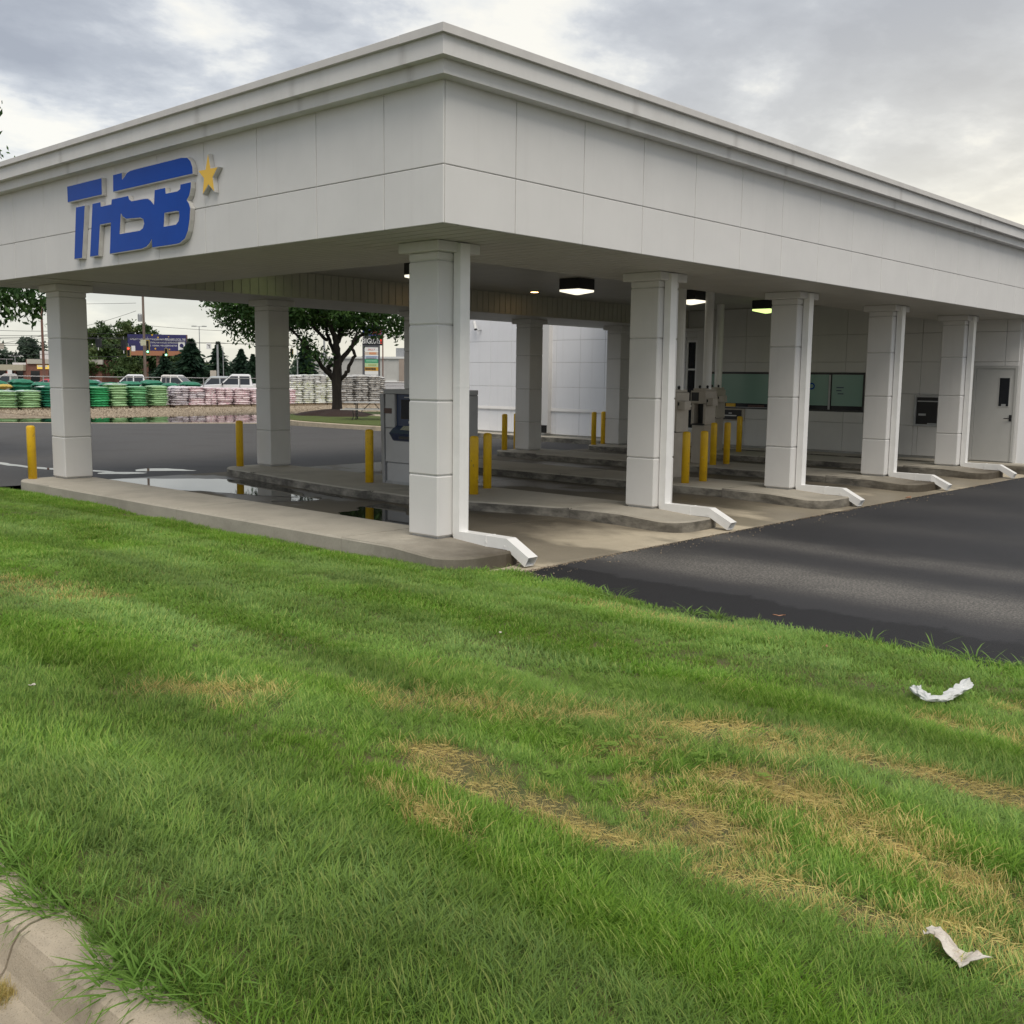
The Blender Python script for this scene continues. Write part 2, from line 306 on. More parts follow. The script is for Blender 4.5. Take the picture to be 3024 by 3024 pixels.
def grassmat(name, greens, dead):
    m, b = newmat(name)
    oi = N('ShaderNodeObjectInfo').outputs['Random']
    a = N('ShaderNodeAttribute', attribute_name='dead', attribute_type='INSTANCER').outputs['Fac']
    t = N('ShaderNodeAttribute', attribute_name='tint', attribute_type='INSTANCER').outputs['Fac']
    bl = N('ShaderNodeAttribute', attribute_name='blade').outputs['Fac']
    tip = N('ShaderNodeAttribute', attribute_name='tip').outputs['Fac']
    c = MIX(t, greens[0], greens[1]); c = MIX(M2('MULTIPLY', bl, 0.5), c, greens[2])
    c = MIX(M2('MULTIPLY', tip, 0.35), c, greens[3]); c = MIX(M2('MULTIPLY', M2('GREATER_THAN', M2('FRACT', M2('MULTIPLY', bl, 7.3)), 0.92), 0.6), c, (0.38, 0.42, 0.13))
    dd = M2('GREATER_THAN', M2('ADD', a, M2('MULTIPLY', M2('SUBTRACT', bl, 0.5), 0.62)), 0.5)
    dc = MIX(bl, dead[0], dead[1]); dc = MIX(M2('MULTIPLY', oi, 0.6), dc, dead[2])
    c = MIX(M2('MULTIPLY', dd, 0.92), c, dc)
    lu = N('ShaderNodeAttribute', attribute_name='band', attribute_type='INSTANCER').outputs['Fac']
    vm = N('ShaderNodeVectorMath', operation='SCALE'); L(c, vm.inputs[0]); L(lu, vm.inputs['Scale']); c = vm.outputs[0]
    setp(b, c, 0.6, spec=0.10)
    tr = N('ShaderNodeBsdfTranslucent'); L(c, tr.inputs[0]); mx = N('ShaderNodeMixShader'); mx.inputs[0].default_value = 0.3
    o = [n for n in nt.nodes if n.type == 'OUTPUT_MATERIAL'][0]
    L(b.outputs[0], mx.inputs[1]); L(tr.outputs[0], mx.inputs[2]); L(mx.outputs[0], o.inputs[0])
    return m
MT['grass'] = grassmat('lawn_grass', [(0.058, 0.190, 0.008), (0.190, 0.325, 0.110), (0.225, 0.340, 0.020), (0.31, 0.42, 0.12)], [(0.60, 0.47, 0.18), (0.45, 0.33, 0.11), (0.68, 0.57, 0.26)])

# ------------------------------------------------------------------ mesh helpers
def np_mesh(name, V, F, mats, fmat=None, smooth=False):
    """V (n,3); F list of index tuples or an (m,k) array"""
    me = bpy.data.meshes.new(name)
    if isinstance(F, np.ndarray):
        m, k = F.shape
        me.vertices.add(len(V)); me.vertices.foreach_set('co', np.asarray(V, np.float32).ravel())
        me.loops.add(m*k); me.loops.foreach_set('vertex_index', F.astype(np.int32).ravel())
        me.polygons.add(m); me.polygons.foreach_set('loop_start', np.arange(0, m*k, k, dtype=np.int32))
        me.update(calc_edges=True)
    else:
        me.from_pydata([tuple(v) for v in V], [], F); me.update()
    for m in mats: me.materials.append(m)
    if fmat is not None: me.polygons.foreach_set('material_index', np.asarray(fmat, np.int32))
    if smooth: me.polygons.foreach_set('use_smooth', np.ones(len(me.polygons), bool))
    me.validate()
    return me
class MB:
    def __init__(s): s.V = []; s.F = []; s.M = []
    def add(s, V, F, m=0):
        o = len(s.V); s.V += [tuple(v) for v in V]
        s.F += [tuple(i+o for i in f) for f in F]; s.M += [m]*len(F); return s
    def box(s, x0, y0, z0, x1, y1, z1, m=0, bev=0.0):
        if bev <= 0:
            V = [(x0, y0, z0), (x1, y0, z0), (x1, y1, z0), (x0, y1, z0), (x0, y0, z1), (x1, y0, z1), (x1, y1, z1), (x0, y1, z1)]
            return s.add(V, [(3, 2, 1, 0), (4, 5, 6, 7), (0, 1, 5, 4), (1, 2, 6, 5), (2, 3, 7, 6), (3, 0, 4, 7)], m)
        b = min(bev, (x1-x0)*.49, (y1-y0)*.49, (z1-z0)*.49); V = []; idx = {}
        lo, hi = (x0, y0, z0), (x1, y1, z1)
        for sx in (0, 1):
            for sy in (0, 1):
                for sz in (0, 1):
                    c = [hi[i] if (sx, sy, sz)[i] else lo[i] for i in range(3)]; d = [(-b if (sx, sy, sz)[i] else b) for i in range(3)]
                    for ax in range(3):
                        p = [c[i]+(0 if i == ax else d[i]) for i in range(3)]
                        idx[(sx, sy, sz, ax)] = len(V); V.append(tuple(p))
        F = []
        g = lambda k, ax: idx[(*k, ax)]
        for ax in range(3):
            o = [i for i in range(3) if i != ax]
            for side in (0, 1):
                ks = []
                for a_, b_ in ((0, 0), (1, 0), (1, 1), (0, 1)):
                    k = [0, 0, 0]; k[ax] = side; k[o[0]] = a_; k[o[1]] = b_; ks.append(tuple(k))
                F.append(tuple(g(k, ax) for k in ks))
            for a_ in (0, 1):
                for b_ in (0, 1):
                    k0 = [0, 0, 0]; k0[o[0]] = a_; k0[o[1]] = b_; k1 = list(k0); k1[ax] = 1
                    F.append((g(tuple(k0), o[0]), g(tuple(k1), o[0]), g(tuple(k1), o[1]), g(tuple(k0), o[1])))
        for sx in (0, 1):
            for sy in (0, 1):
                for sz in (0, 1): F.append(tuple(g((sx, sy, sz), a) for a in range(3)))
        ctr = Vector(((x0+x1)/2, (y0+y1)/2, (z0+z1)/2)); FF = []
        for f in F:
            p = [Vector(V[i]) for i in f]; n = (p[1]-p[0]).cross(p[2]-p[0]); c = sum(p, Vector())/len(p)
            FF.append(f if n.dot(c-ctr) > 0 else f[::-1])
        return s.add(V, FF, m)
    def prism(s, loop, axis, a, b, m=0, mside=None, holes=(), bev=0.0):
        """extrude a 2-D loop (with holes) along axis from a to b"""
        mside = m if mside is None else mside
        def P(p, t):
            return {'x': (t, p[0], p[1]), 'y': (p[0], t, p[1]), 'z': (p[0], p[1], t)}[axis]
        loops = [list(loop)]+[list(h) for h in holes]
        flat = [p for l in loops for p in l]; n = len(flat)
        tri = tessellate_polygon([[Vector((p[0], p[1], 0)) for p in l] for l in loops])
        V = [P(p, a) for p in flat]+[P(p, b) for p in flat]
        s.add(V, [tuple(t) for t in tri]+[tuple(i+n for i in t[::-1]) for t in tri], m)
        F = []; o = 0
        for l in loops:
            k = len(l)
            F += [(o+i, o+(i+1) % k, n+o+(i+1) % k, n+o+i) for i in range(k)]; o += k
        return s.add(V, F, mside)
    def tube(s, pts, rad, seg=8, m=0, caps=True):
        pts = [Vector(p) for p in pts]; n = len(pts)
        rad = rad if isinstance(rad, (list, tuple)) else [rad]*n
        V = []; F = []; ref = None
        for i, p in enumerate(pts):
            t = (pts[min(i+1, n-1)]-pts[max(i-1, 0)]).normalized()
            if ref is None or abs(ref.dot(t)) > 0.98: ref = Vector((0, 0, 1)) if abs(t.z) < 0.9 else Vector((1, 0, 0))
            u = t.cross(ref).normalized(); w = t.cross(u); ref = -w if False else ref
            for k in range(seg):
                a = 2*PI*k/seg; V.append(p+(u*math.cos(a)+w*math.sin(a))*rad[i])
        for i in range(n-1):
            for k in range(seg):
                F.append((i*seg+k, i*seg+(k+1) % seg, (i+1)*seg+(k+1) % seg, (i+1)*seg+k))
        if caps: F.append(tuple(range(seg))[::-1]); F.append(tuple((n-1)*seg+k for k in range(seg)))
        return s.add(V, F, m)
    def lathe(s, prof, cx=0, cy=0, seg=16, m=0):
        V = []; F = []
        for r, z in prof:
            for k in range(seg):
                a = 2*PI*k/seg; V.append((cx+r*math.cos(a), cy+r*math.sin(a), z))
        for i in range(len(prof)-1):
            for k in range(seg): F.append((i*seg+k, i*seg+(k+1) % seg, (i+1)*seg+(k+1) % seg, (i+1)*seg+k))
        F.append(tuple(range(seg))[::-1]); F.append(tuple((len(prof)-1)*seg+k for k in range(seg)))
        return s.add(V, F, m)
    def build(s, name, mats, parent=None, smooth=False):
        mats = mats if isinstance(mats, (list, tuple)) else [mats]
        V = np.array(s.V, float)
        off = world_of(parent) if parent else Vector()
        me = np_mesh(name, V-np.array(off), s.F, mats, s.M, smooth)
        o = bpy.data.objects.new(name, me); COL.objects.link(o)
        if parent: o.parent = parent
        return o
def world_of(o):
    v = Vector()
    while o: v += o.location; o = o.parent
    return v
def add(name, me, parent=None, loc=(0, 0, 0)):
    o = bpy.data.objects.new(name, me); COL.objects.link(o); o.location = loc
    if parent: o.parent = parent
    return o
def tag(o, label, cat, group=None):
    o['label'] = label; o['category'] = cat
    if group: o['group'] = group
    return o
def thing(name, label, cat, loc=(0, 0, 0), rz=0, group=None):
    o = bpy.data.objects.new(name, None); COL.objects.link(o); o.location = loc; o.rotation_euler = (0, 0, rz)
    o.empty_display_size = 0.2
    return tag(o, label, cat, group)
def struct(o): o['kind'] = 'structure'; return o
def stuff(o): o['kind'] = 'stuff'; return o
KIDS = {}
def dup(root, loc, rz=0, label=None, parent=None):
    def rec(o, par):
        c = o.copy(); COL.objects.link(c); c.parent = par
        for ch in list(o.children): rec(ch, c)
        return c
    r = rec(root, parent); r.location = loc; r.rotation_euler = (0, 0, rz)
    if label: r['label'] = label
    return r
def text_obj(txt, height, mat, parent, origin, ux, uz, width=None, name='lettering', depth=0.01):
    """flat raised lettering: origin lower left, ux the reading direction, uz up"""
    cu = bpy.data.curves.new(name, 'FONT'); cu.body = txt; cu.size = 1.0; cu.extrude = 0.0
    to = bpy.data.objects.new('tmp_text', cu); COL.objects.link(to)
    dg = bpy.context.evaluated_depsgraph_get(); me = bpy.data.meshes.new_from_object(to.evaluated_get(dg))
    bpy.data.objects.remove(to)
    n = len(me.vertices); co = np.zeros(n*3); me.vertices.foreach_get('co', co); co = co.reshape(-1, 3)
    if n == 0: return None
    mn, mx = co.min(0), co.max(0); sx = (width/(mx[0]-mn[0])) if width else height/(mx[1]-mn[1]); sy = height/(mx[1]-mn[1])
    ux, uz = Vector(ux).normalized(), Vector(uz).normalized(); nn = ux.cross(uz)
    o0 = Vector(origin)-world_of(parent)
    P = np.array([o0+ux*((c[0]-mn[0])*sx)+uz*((c[1]-mn[1])*sy)+nn*depth for c in co])
    me.vertices.foreach_set('co', P.astype(np.float32).ravel()); me.materials.clear(); me.materials.append(mat); me.update()
    return add(name, me, parent)

ISL, LANE, LOT, DRV = -0.02, -0.165, -0.17, -0.238     # levels: island tops, concrete lanes, asphalt behind and in front
def lane_z(y): return LANE-0.07*min(1.0, max(0.0, (2.0-y)/2.3))
def isl_z(y): return ISL-0.045*min(1.0, max(0.0, (0.96-y)/0.6))
def lawn_z(x):
    t = np.clip((0.75-np.asarray(x, float))/6.8, 0, 1); return -0.205+0.515*t-0.05*np.exp(-((np.asarray(x, float)-0.35)/0.75)**2)
# ------------------------------------------------------------------ the setting: ground, street, lots, lanes
def sheet(name, loop, z, mat):
    V = [(x, y, z) for x, y in loop]; tri = tessellate_polygon([[Vector((x, y, 0)) for x, y in loop]])
    F = [tuple(t) for t in tri]; a = [Vector(V[i]) for i in F[0]]
    if (a[1]-a[0]).cross(a[2]-a[0]).z < 0: F = [f[::-1] for f in F]
    return struct(add(name, np_mesh(name, V, F, [mat])))
def rect(x0, y0, x1, y1): return [(x0, y0), (x1, y0), (x1, y1), (x0, y1)]
sheet('ground', rect(-2500, -2500, 3000, 3000), -0.30, MT['field'])
sheet('driveway', [(0.3, -40), (70, -40), (70, 0.30), (30, 0.02), (17, -0.09), (0.3, -0.25)], DRV, MT['asphalt'])
sheet('parking_lot', [(0.05, 11.27), (18.0, 11.27), (18.0, 22.0), (17.9, 26.0), (17.95, 28.6), (17.0, 30.3), (13.3, 32.5), (10.8, 34.5), (6, 39), (0.2, 46), (-2, 60), (-30, 60), (-30, 46), (0.05, 20)], LOT, MT['asphalt2'])
sheet('gravel_yard', [(-40, 36), (4, 41), (10, 36), (14, 33.5), (18, 31), (24, 37), (60, 37), (90, 62), (-40, 62)], -0.195, MT['gravel'])
sheet('road', rect(-60, 66, 160, 104), -0.22, MT['asphalt2'])
sheet('street', rect(-40, -60, -6.75, 90), 0.165, MT['asphalt2'])
# lawn surface with the dead streaks and the slope down from the street
xs = np.concatenate([np.linspace(-6.06, 0.80, 52)]); ys = np.concatenate([np.linspace(-30, -8, 12), np.linspace(-7.6, 14, 110), np.linspace(15, 60, 20)])
XX, YY = np.meshgrid(xs, ys, indexing='ij')
ZZ = lawn_z(XX)+0.012*np.sin(XX*2.1+YY*0.9)+0.010*np.sin(YY*2.7-XX*1.3)
ZZ[-1, :] = -0.30
ZZ = np.where((XX > 0.14) & (YY > 0.3), -0.30, ZZ)
nx, ny = XX.shape; I = np.arange(nx*ny).reshape(nx, ny)
F = np.stack([I[:-1, :-1], I[1:, :-1], I[1:, 1:], I[:-1, 1:]], -1).reshape(-1, 4)
struct(add('lawn', np_mesh('lawn', np.stack([XX, YY, ZZ], -1).reshape(-1, 3), F, [MT['soil']], smooth=True)))
# street kerb: rolled kerb and gutter in cast sections
kerb = struct(thing('street_kerb', '', '', (-6.1, 0, 0.16))); del kerb['label'], kerb['category']
prof = [(-6.05, 0.02), (-6.05, 0.30), (-6.07, 0.312), (-6.165, 0.306), (-6.195, 0.292), (-6.215, 0.262), (-6.235, 0.205), (-6.255, 0.180), (-6.29, 0.170), (-6.50, 0.163), (-6.76, 0.170), (-6.76, 0.02)]
bounds = [-34, -26, -17, -11, -7.9, -4.862, -1.8, 1.3, 4.4, 8.0, 13, 20, 30, 60]
for a, b in zip(bounds[:-1], bounds[1:]):
    m = MB(); m.prism(prof[::-1], 'y', a+0.006, b-0.006); m.build('kerb_section', MT['kerb'], kerb)
m = MB(); m.box(-6.75, -34, 0.03, -6.05, 60, 0.15); m.build('kerb_bed', MT['cavity'], kerb)

def rounded(loop, r, seg=6, which=None):
    out = []; n = len(loop)
    for i, p in enumerate(loop):
        p = Vector(p); a = (Vector(loop[i-1])-p); b = (Vector(loop[(i+1) % n])-p)
        rr = r if not isinstance(r, (list, tuple)) else r[i]
        if rr <= 0: out.append(tuple(p)); continue
        rr = min(rr, a.length*.49, b.length*.49); p0 = p+a.normalized()*rr; p1 = p+b.normalized()*rr
        for k in range(seg+1):
            t = k/seg; out.append(tuple(p0*(1-t)**2+p*2*t*(1-t)+p1*t*t))
    return out
def clip_y(loop, lo, hi):
    for lim, sg in ((lo, 1), (hi, -1)):
        out = []; n = len(loop)
        for i in range(n):
            a, b = loop[i], loop[(i+1) % n]; ia, ib = sg*(a[1]-lim) >= 0, sg*(b[1]-lim) >= 0
            if ia: out.append(a)
            if ia != ib: t = (lim-a[1])/(b[1]-a[1]); out.append((a[0]+(b[0]-a[0])*t, lim))
        loop = out
    return [p for i, p in enumerate(loop) if (Vector(p)-Vector(loop[i-1])).length > 1e-4]
def lane_island(loop):
    c = loop[0]; t = struct(thing('lane_island', '', '', ((min(p[0] for p in loop)+max(p[0] for p in loop))/2, 5.4, -0.2))); del t['label'], t['category']
    cuts = [-1, 1.88, 5.5, 9.5, 12]
    for a, b in zip(cuts[:-1], cuts[1:]): island(clip_y(loop, a+0.003, b-0.003), 'island_section', par=t)
def island(loop, name='island', z1=ISL, z0=-0.30, mat=None, par=None):
    m = MB(); n = len(loop); c = sum((Vector(p) for p in loop), Vector((0, 0)))/n
    ins = []
    for i in range(n):
        p = Vector(loop[i]); t = (Vector(loop[(i+1) % n])-Vector(loop[i-1])).normalized(); nn = Vector((-t.y, t.x)); ins.append(p+nn*0.018)
    zf = (lambda y: isl_z(y)) if name == 'island_section' else (lambda y: z1)
    V = [(p[0], p[1], z0) for p in loop]+[(p[0], p[1], zf(p[1])-0.022) for p in loop]+[(p[0], p[1], zf(p[1])) for p in ins]
    F = [(i, (i+1) % n, n+(i+1) % n, n+i) for i in range(n)]+[(n+i, n+(i+1) % n, 2*n+(i+1) % n, 2*n+i) for i in range(n)]
    tri = tessellate_polygon([[Vector((p[0], p[1], 0)) for p in ins]]); F += [tuple(2*n+i for i in t) for t in tri]
    m.add(V, F); o = m.build(name, mat or MT['conc'], par); return o if par else struct(o)
lane_island(rounded([(0.19, 1.0), (0.19, 0.04), (1.42, 0.04), (1.42, 1.0), (1.42, 10.95), (0.19, 10.95)], [0, 0.6, 0.5, 0, 0.5, 0.5]))
lane_island(rounded([(4.36, 0.10), (5.57, 0.10), (5.57, 1.0), (5.57, 10.95), (4.25, 10.95), (3.98, 9.0), (3.66, 6.4), (3.62, 4.4), (3.78, 3.6), (4.36, 1.85)], [0.45, 0.4, 0, 0.5, 0.5, 1.2, 1.2, .6, .8, .8]))
for x0, x1, e in ((8.36, 9.86, 0.0), (12.2, 13.72, 0.05), (15.95, 17.46, 0.12)):
    lane_island(rounded([(x0, 1.0), (x0, e), (x1, e), (x1, 1.0), (x1, 11.05), (x0, 11.05)], [0, 0.45, 0.45, 0, 0.42, 0.42]))
walk = island([(18.22, 0.0), (18.9, 0.0), (18.9, 19.9), (18.22, 19.9)], 'sidewalk')
lane = struct(thing('drive_lane', '', '', (1.4, -0.5, LANE))); del lane['label'], lane['category']
lx = [1.30, 4.95, 9.1, 12.9, 16.7, 18.30]
ly = [-0.17, 2.0, 6.4, 9.3, 11.28]
for i in range(5):
    for j in range(4):
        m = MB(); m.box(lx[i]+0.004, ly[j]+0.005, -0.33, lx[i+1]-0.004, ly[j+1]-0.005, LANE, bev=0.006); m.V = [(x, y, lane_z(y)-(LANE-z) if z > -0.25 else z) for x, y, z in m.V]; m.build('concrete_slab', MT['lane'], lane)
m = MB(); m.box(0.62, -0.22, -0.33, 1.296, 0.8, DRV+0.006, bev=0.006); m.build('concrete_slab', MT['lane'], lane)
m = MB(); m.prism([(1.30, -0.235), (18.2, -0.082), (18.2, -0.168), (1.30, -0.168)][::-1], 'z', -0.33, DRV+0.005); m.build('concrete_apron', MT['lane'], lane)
m = MB(); m.box(0.6, -0.2, -0.345, 18.2, 11.27, -0.262); m.build('slab_bed', MT['cavity'], lane)

rg = np.random.default_rng(31); oc = np.array([(1, 0, 0), (-1, 0, 0), (0, 1, 0), (0, -1, 0), (0, 0, 1), (0, 0, -1)], float); of = np.array([(0, 2, 4), (2, 1, 4), (1, 3, 4), (3, 0, 4), (2, 0, 5), (1, 2, 5), (3, 1, 5), (0, 3, 5)])
gx = 0.9+17*rg.random(1500)**1.6; gy = -0.25+0.0093*(gx-1)+rg.normal(-0.015, .028, 1500)+np.where(rg.random(1500) < .12, -rg.random(1500)*.35, 0); gs = (0.004+0.010*rg.random((1500, 1, 1))**2)*np.array([1, 1, .7])
gv = (np.stack([gx, gy, np.full(1500, DRV+.006)], 1)[:, None, :]+oc[None]*gs*(.7+.6*rg.random((1500, 6, 1)))).reshape(-1, 3)
stuff(add('edge_grit', np_mesh('edge_grit', gv, (of[None]+6*np.arange(1500)[:, None, None]).reshape(-1, 3), [MT['stone']])))
def puddle(loop, z, name='puddle', wob=0.0, sub=5):
    n = len(loop); out = []
    for i in range(n):
        a, b, c, d = (Vector(loop[(i+k) % n]) for k in (-1, 0, 1, 2))
        for s in range(sub):
            t = s/sub
            p = 0.5*((2*b)+(c-a)*t+(2*a-5*b+4*c-d)*t*t+(3*b-a-3*c+d)*t**3)
            if wob: p = p+Vector((rng.normal(0, wob), rng.normal(0, wob)))
            out.append((p.x, p.y))
    return sheet(name, out, z, MT['water'])
puddle([(1.46, 11.1), (2.3, 11.2), (3.1, 10.6), (3.75, 9.9), (3.9, 9.0), (3.6, 7.7), (3.3, 6.9), (3.0, 6.55), (2.75, 6.9), (2.5, 7.5), (2.35, 8.2), (1.9, 8.9), (1.46, 9.4)], LANE+0.004, wob=0.03)
puddle([(2.3, 6.3), (2.9, 6.0), (3.2, 6.3), (3.0, 6.5), (2.55, 6.55)], LANE+0.004, wob=0.02)
puddle([(1.46, 2.1), (1.9, 2.5), (2.35, 3.0), (2.8, 3.7), (3.3, 4.3), (3.45, 4.95), (2.9, 4.85), (2.55, 4.55), (2.2, 4.5), (2.0, 4.0), (1.46, 3.7)], LANE+0.004, wob=0.025)
puddle([(3.45, 6.0), (3.58, 6.3), (3.75, 7.2), (3.6, 7.1), (3.48, 6.5)], LANE+0.004, wob=0.012)
puddle([(3.35, 12.5), (3.75, 12.3), (4.3, 11.9), (4.2, 12.5), (3.9, 12.95), (3.5, 12.9)], LOT+0.004, wob=0.02)
puddle([(2.0, 18.0), (1.9, 16.0), (2.0, 14.8), (2.2, 13.9), (2.8, 12.8), (2.9, 13.0), (2.4, 14.2), (2.2, 15.2), (2.15, 16.4), (2.2, 18.0)], LOT+0.004, wob=0.02)
puddle([(2.5, 12.4), (3.1, 12.0), (3.3, 12.15), (2.9, 12.7), (2.6, 12.7)], LOT+0.004, wob=0.02)
# long pool of rainwater along the far edge of the lot, with the light gutter strip in front of it
sheet('gutter', [(18.0, 29.3), (17.0, 30.3), (13.3, 32.5), (10.8, 34.5), (6, 39), (0.2, 46), (-2, 60), (-2.6, 60), (-0.9, 46), (5.6, 39.6), (10.6, 35.3), (13.25, 33.25), (17.1, 31.05), (18.3, 30.0)], LOT+0.004, MT['kerb'])
puddle([(18.2, 30.3), (16.9, 31.2), (13.3, 33.3), (10.7, 35.3), (5.7, 39.6), (0, 45), (-1, 49), (4, 45), (9, 40.4), (12.5, 38.7), (15.9, 37.9), (19, 37.9), (22.2, 38.2), (25, 38.4), (23, 35.6), (20.5, 33.4)], LOT+0.008, wob=0.05)

# grass island with mulch ring under the shade tree
tl = rounded([(18.35, 21.5), (30.5, 20.5), (33, 28), (30.5, 35.0), (25.5, 36.2), (21.0, 33.6), (18.75, 29.3), (18.35, 26)], 2.2)
island(tl, 'tree_island', -0.03, -0.30, MT['kerb'])
def inset(loop, d):
    n = len(loop); o = []
    for i in range(n):
        t = (Vector(loop[(i+1) % n])-Vector(loop[i-1])).normalized(); o.append(tuple(Vector(loop[i])+Vector((-t.y, t.x))*d))
    return o
MT['turf'] = simple('short_turf', (0.10, 0.135, 0.022), (0.07, 0.10, 0.016), 2.5, 0.9, bump=1.0, bscale=30, bdist=0.04)
m = MB(); m.prism(inset(tl, 0.18), 'z', -0.1, 0.0); struct(m.build('turf', MT['turf']))
m = MB(); m.box(24.5, 20.9, -0.05, 26.0, 35.6, 0.006); struct(m.build('footpath', MT['kerb']))
V = []; F = []
for k in range(40):
    a = 2*PI*k/40
    for j, rr in enumerate((0.0, 0.5, 1.0, 1.5, 1.9)):
        w = 1+0.13*math.sin(3*a+1)+0.08*math.sin(7*a); V.append((23.64+rr*w*math.cos(a), 32.08+rr*w*math.sin(a), 0.0+0.30*(1-(rr/1.95)**1.6)-0.006*(j == 4)*4))
for k in range(40):
    for j in range(4): F.append((k*5+j, k*5+j+1, ((k+1) % 40)*5+j+1, ((k+1) % 40)*5+j))
m = MB(); m.add(V, F); struct(m.build('mulch_ring', MT['mulch'], smooth=True))

# ------------------------------------------------------------------ the bank: drive-through canopy and teller building
S = 3.30; ZM = 3.8607; YE = 11.86; XE = 30.0; XW = 18.75
bank = thing('bank_building', 'white stucco drive-through bank with deep flat canopy on square columns', 'building', (0, 0, ISL))
def panel_grid(name, rects, axis, face, thick, mat, gap=0.005, bev=0.007):
    for a0, b0, a1, b1 in rects:
        if name == 'wall_panel': mat = MT['wall_lit'] if a0 > 9.5 else MT['stucco']
        m = MB()
        if axis == 'x': m.box(face, a0+gap, b0+gap, face+thick, a1-gap, b1-gap, bev=bev)
        else: m.box(a0+gap, face, b0+gap, a1-gap, face+thick, b1-gap, bev=bev)
        m.build(name, mat, bank)
yj = [0.0]+[0.8866+1.1334*k for k in range(10)]; yj = [y for y in yj if y < YE-0.3]+[YE]
xj = [0.0215]+[1.0355+1.1212*k for k in range(26)]; xj = [x for x in xj if x < XE-0.3]+[XE]
rows = [(S, ZM), (ZM, 4.70)]
panel_grid('fascia_panel', [(a, z0, b, z1) for a, b in zip(yj[:-1], yj[1:]) for z0, z1 in rows], 'x', 0.0, 0.02, MT['stucco'], 0.0045, 0.005)
panel_grid('fascia_panel', [(a, z0, b, z1) for a, b in zip(xj[:-1], xj[1:]) for z0, z1 in rows], 'y', 0.0, 0.02, MT['stucco'], 0.0045, 0.005)
m = MB(); m.box(0.015, 0.015, S+0.006, 0.28, YE-0.015, 4.95); m.box(0.28, 0.015, S+0.006, XE, 0.28, 4.95); m.box(0.28, YE-0.28, S+0.006, XE, YE-0.015, 4.95); m.build('fascia_backing', MT['core'], bank)
m = MB(); m.box(0.3, YE-0.02, S, XE, YE, 4.7); m.build('rear_fascia', MT['stucco'], bank)
for nm, e, z0, z1, mt, bv in (('lower_cornice_band', 0.15, 4.645, 4.802, 'cornice', .004), ('upper_cornice_band', 0.25, 4.778, 4.985, 'cornice', .004)):
    z0 = z0+(0.0 if e < .2 else 0.001)
    m = MB(); m.prism([(-e, -e), (XE, -e), (XE, 0.013), (0.013, 0.013), (0.013, YE-0.013), (XE, YE-0.013), (XE, YE+e), (-e, YE+e)], 'z', z0, z1); m.build(nm, MT[mt], bank)
def coping(a, b, side):
    m = MB(); e = 0.295
    if side == 'l': m.box(-e, a+.002, 4.957, 0.45, b-.002, 5.035, bev=0.004)
    elif side == 'r': m.box(a+.002, -e, 4.957, b-.002, 0.45, 5.035, bev=0.004)
    else: m.box(a+.002, YE-.45, 4.957, b-.002, YE+e, 5.035, bev=0.004)
    m.build('roof_coping', MT['coping'], bank)
for a, b in zip([0.318, 4.0, 7.654, 11.3], [4.0, 7.654, 11.3, 12.155]): coping(a, b, 'l')
m = MB(); m.prism([(-.295, -.295), (2.740, -.295), (2.740, .45), (.45, .45), (.45, .316), (-.295, .316)], 'z', 4.957, 5.035); m.build('roof_coping', MT['coping'], bank)
for a, b in zip([2.742, 6.403, 10.045, 13.70, 17.35, 21.0, 24.65], [6.403, 10.045, 13.70, 17.35, 21.0, 24.65, 30]): coping(a, b, 'r'); coping(a, b, 'b')
m = MB(); m.box(0.3, 0.3, 3.86, XE, YE-0.3, 4.95); m.build('roof_slab', MT['core'], bank)
# beams round the recessed ceiling, boarded soffits
m = MB(); m.box(0.02, 0.02, S+0.016, 2.2, YE-0.02, 3.86); m.box(2.2, 0.02, S+0.016, XW+0.4, 2.25, 3.86); m.box(2.2, 9.515, S+0.016, XW+0.4, YE-0.02, 3.86); m.build('perimeter_beam', MT['core'], bank)
m = MB()
for x in np.arange(0.03, XW+0.1, 0.2032):
    m.box(x, 0.022, S, x+0.186, 2.25, S+0.015); m.box(x, 9.5, S, x+0.186, YE-0.022, S+0.015)
for y in np.arange(2.26, 9.3, 0.2032): m.box(0.022, y, S, 2.2, y+0.186, S+0.015)
for y in np.arange(2.26, 9.44, 0.152): m.box(2.21, y, 3.79, XW, y+0.143, 3.80)
stuff(m.build('soffit_boards', MT['soffit'], bank))
m = MB(); m.box(2.2, 2.25, 3.803, XW, 9.5, 3.86); m.build('ceiling_backing', MT['core'], bank)
hb = MB(); hb.box(0, 0, 0, 0.171, 0.014, 0.482, bev=0.004); hme = None
for k in range(88):
    x = 2.21+0.1875*k
    if hme is None: o = hb.build('header_board', MT['header'], bank); hme = o.data; base = Vector(o.location); o.location = (x, 9.497, S+0.003+0.02); 
    else: o = add('header_board', hme, bank)
    # mesh was shifted by the bank origin when built
    o.location = (x, 9.497, S+0.004)
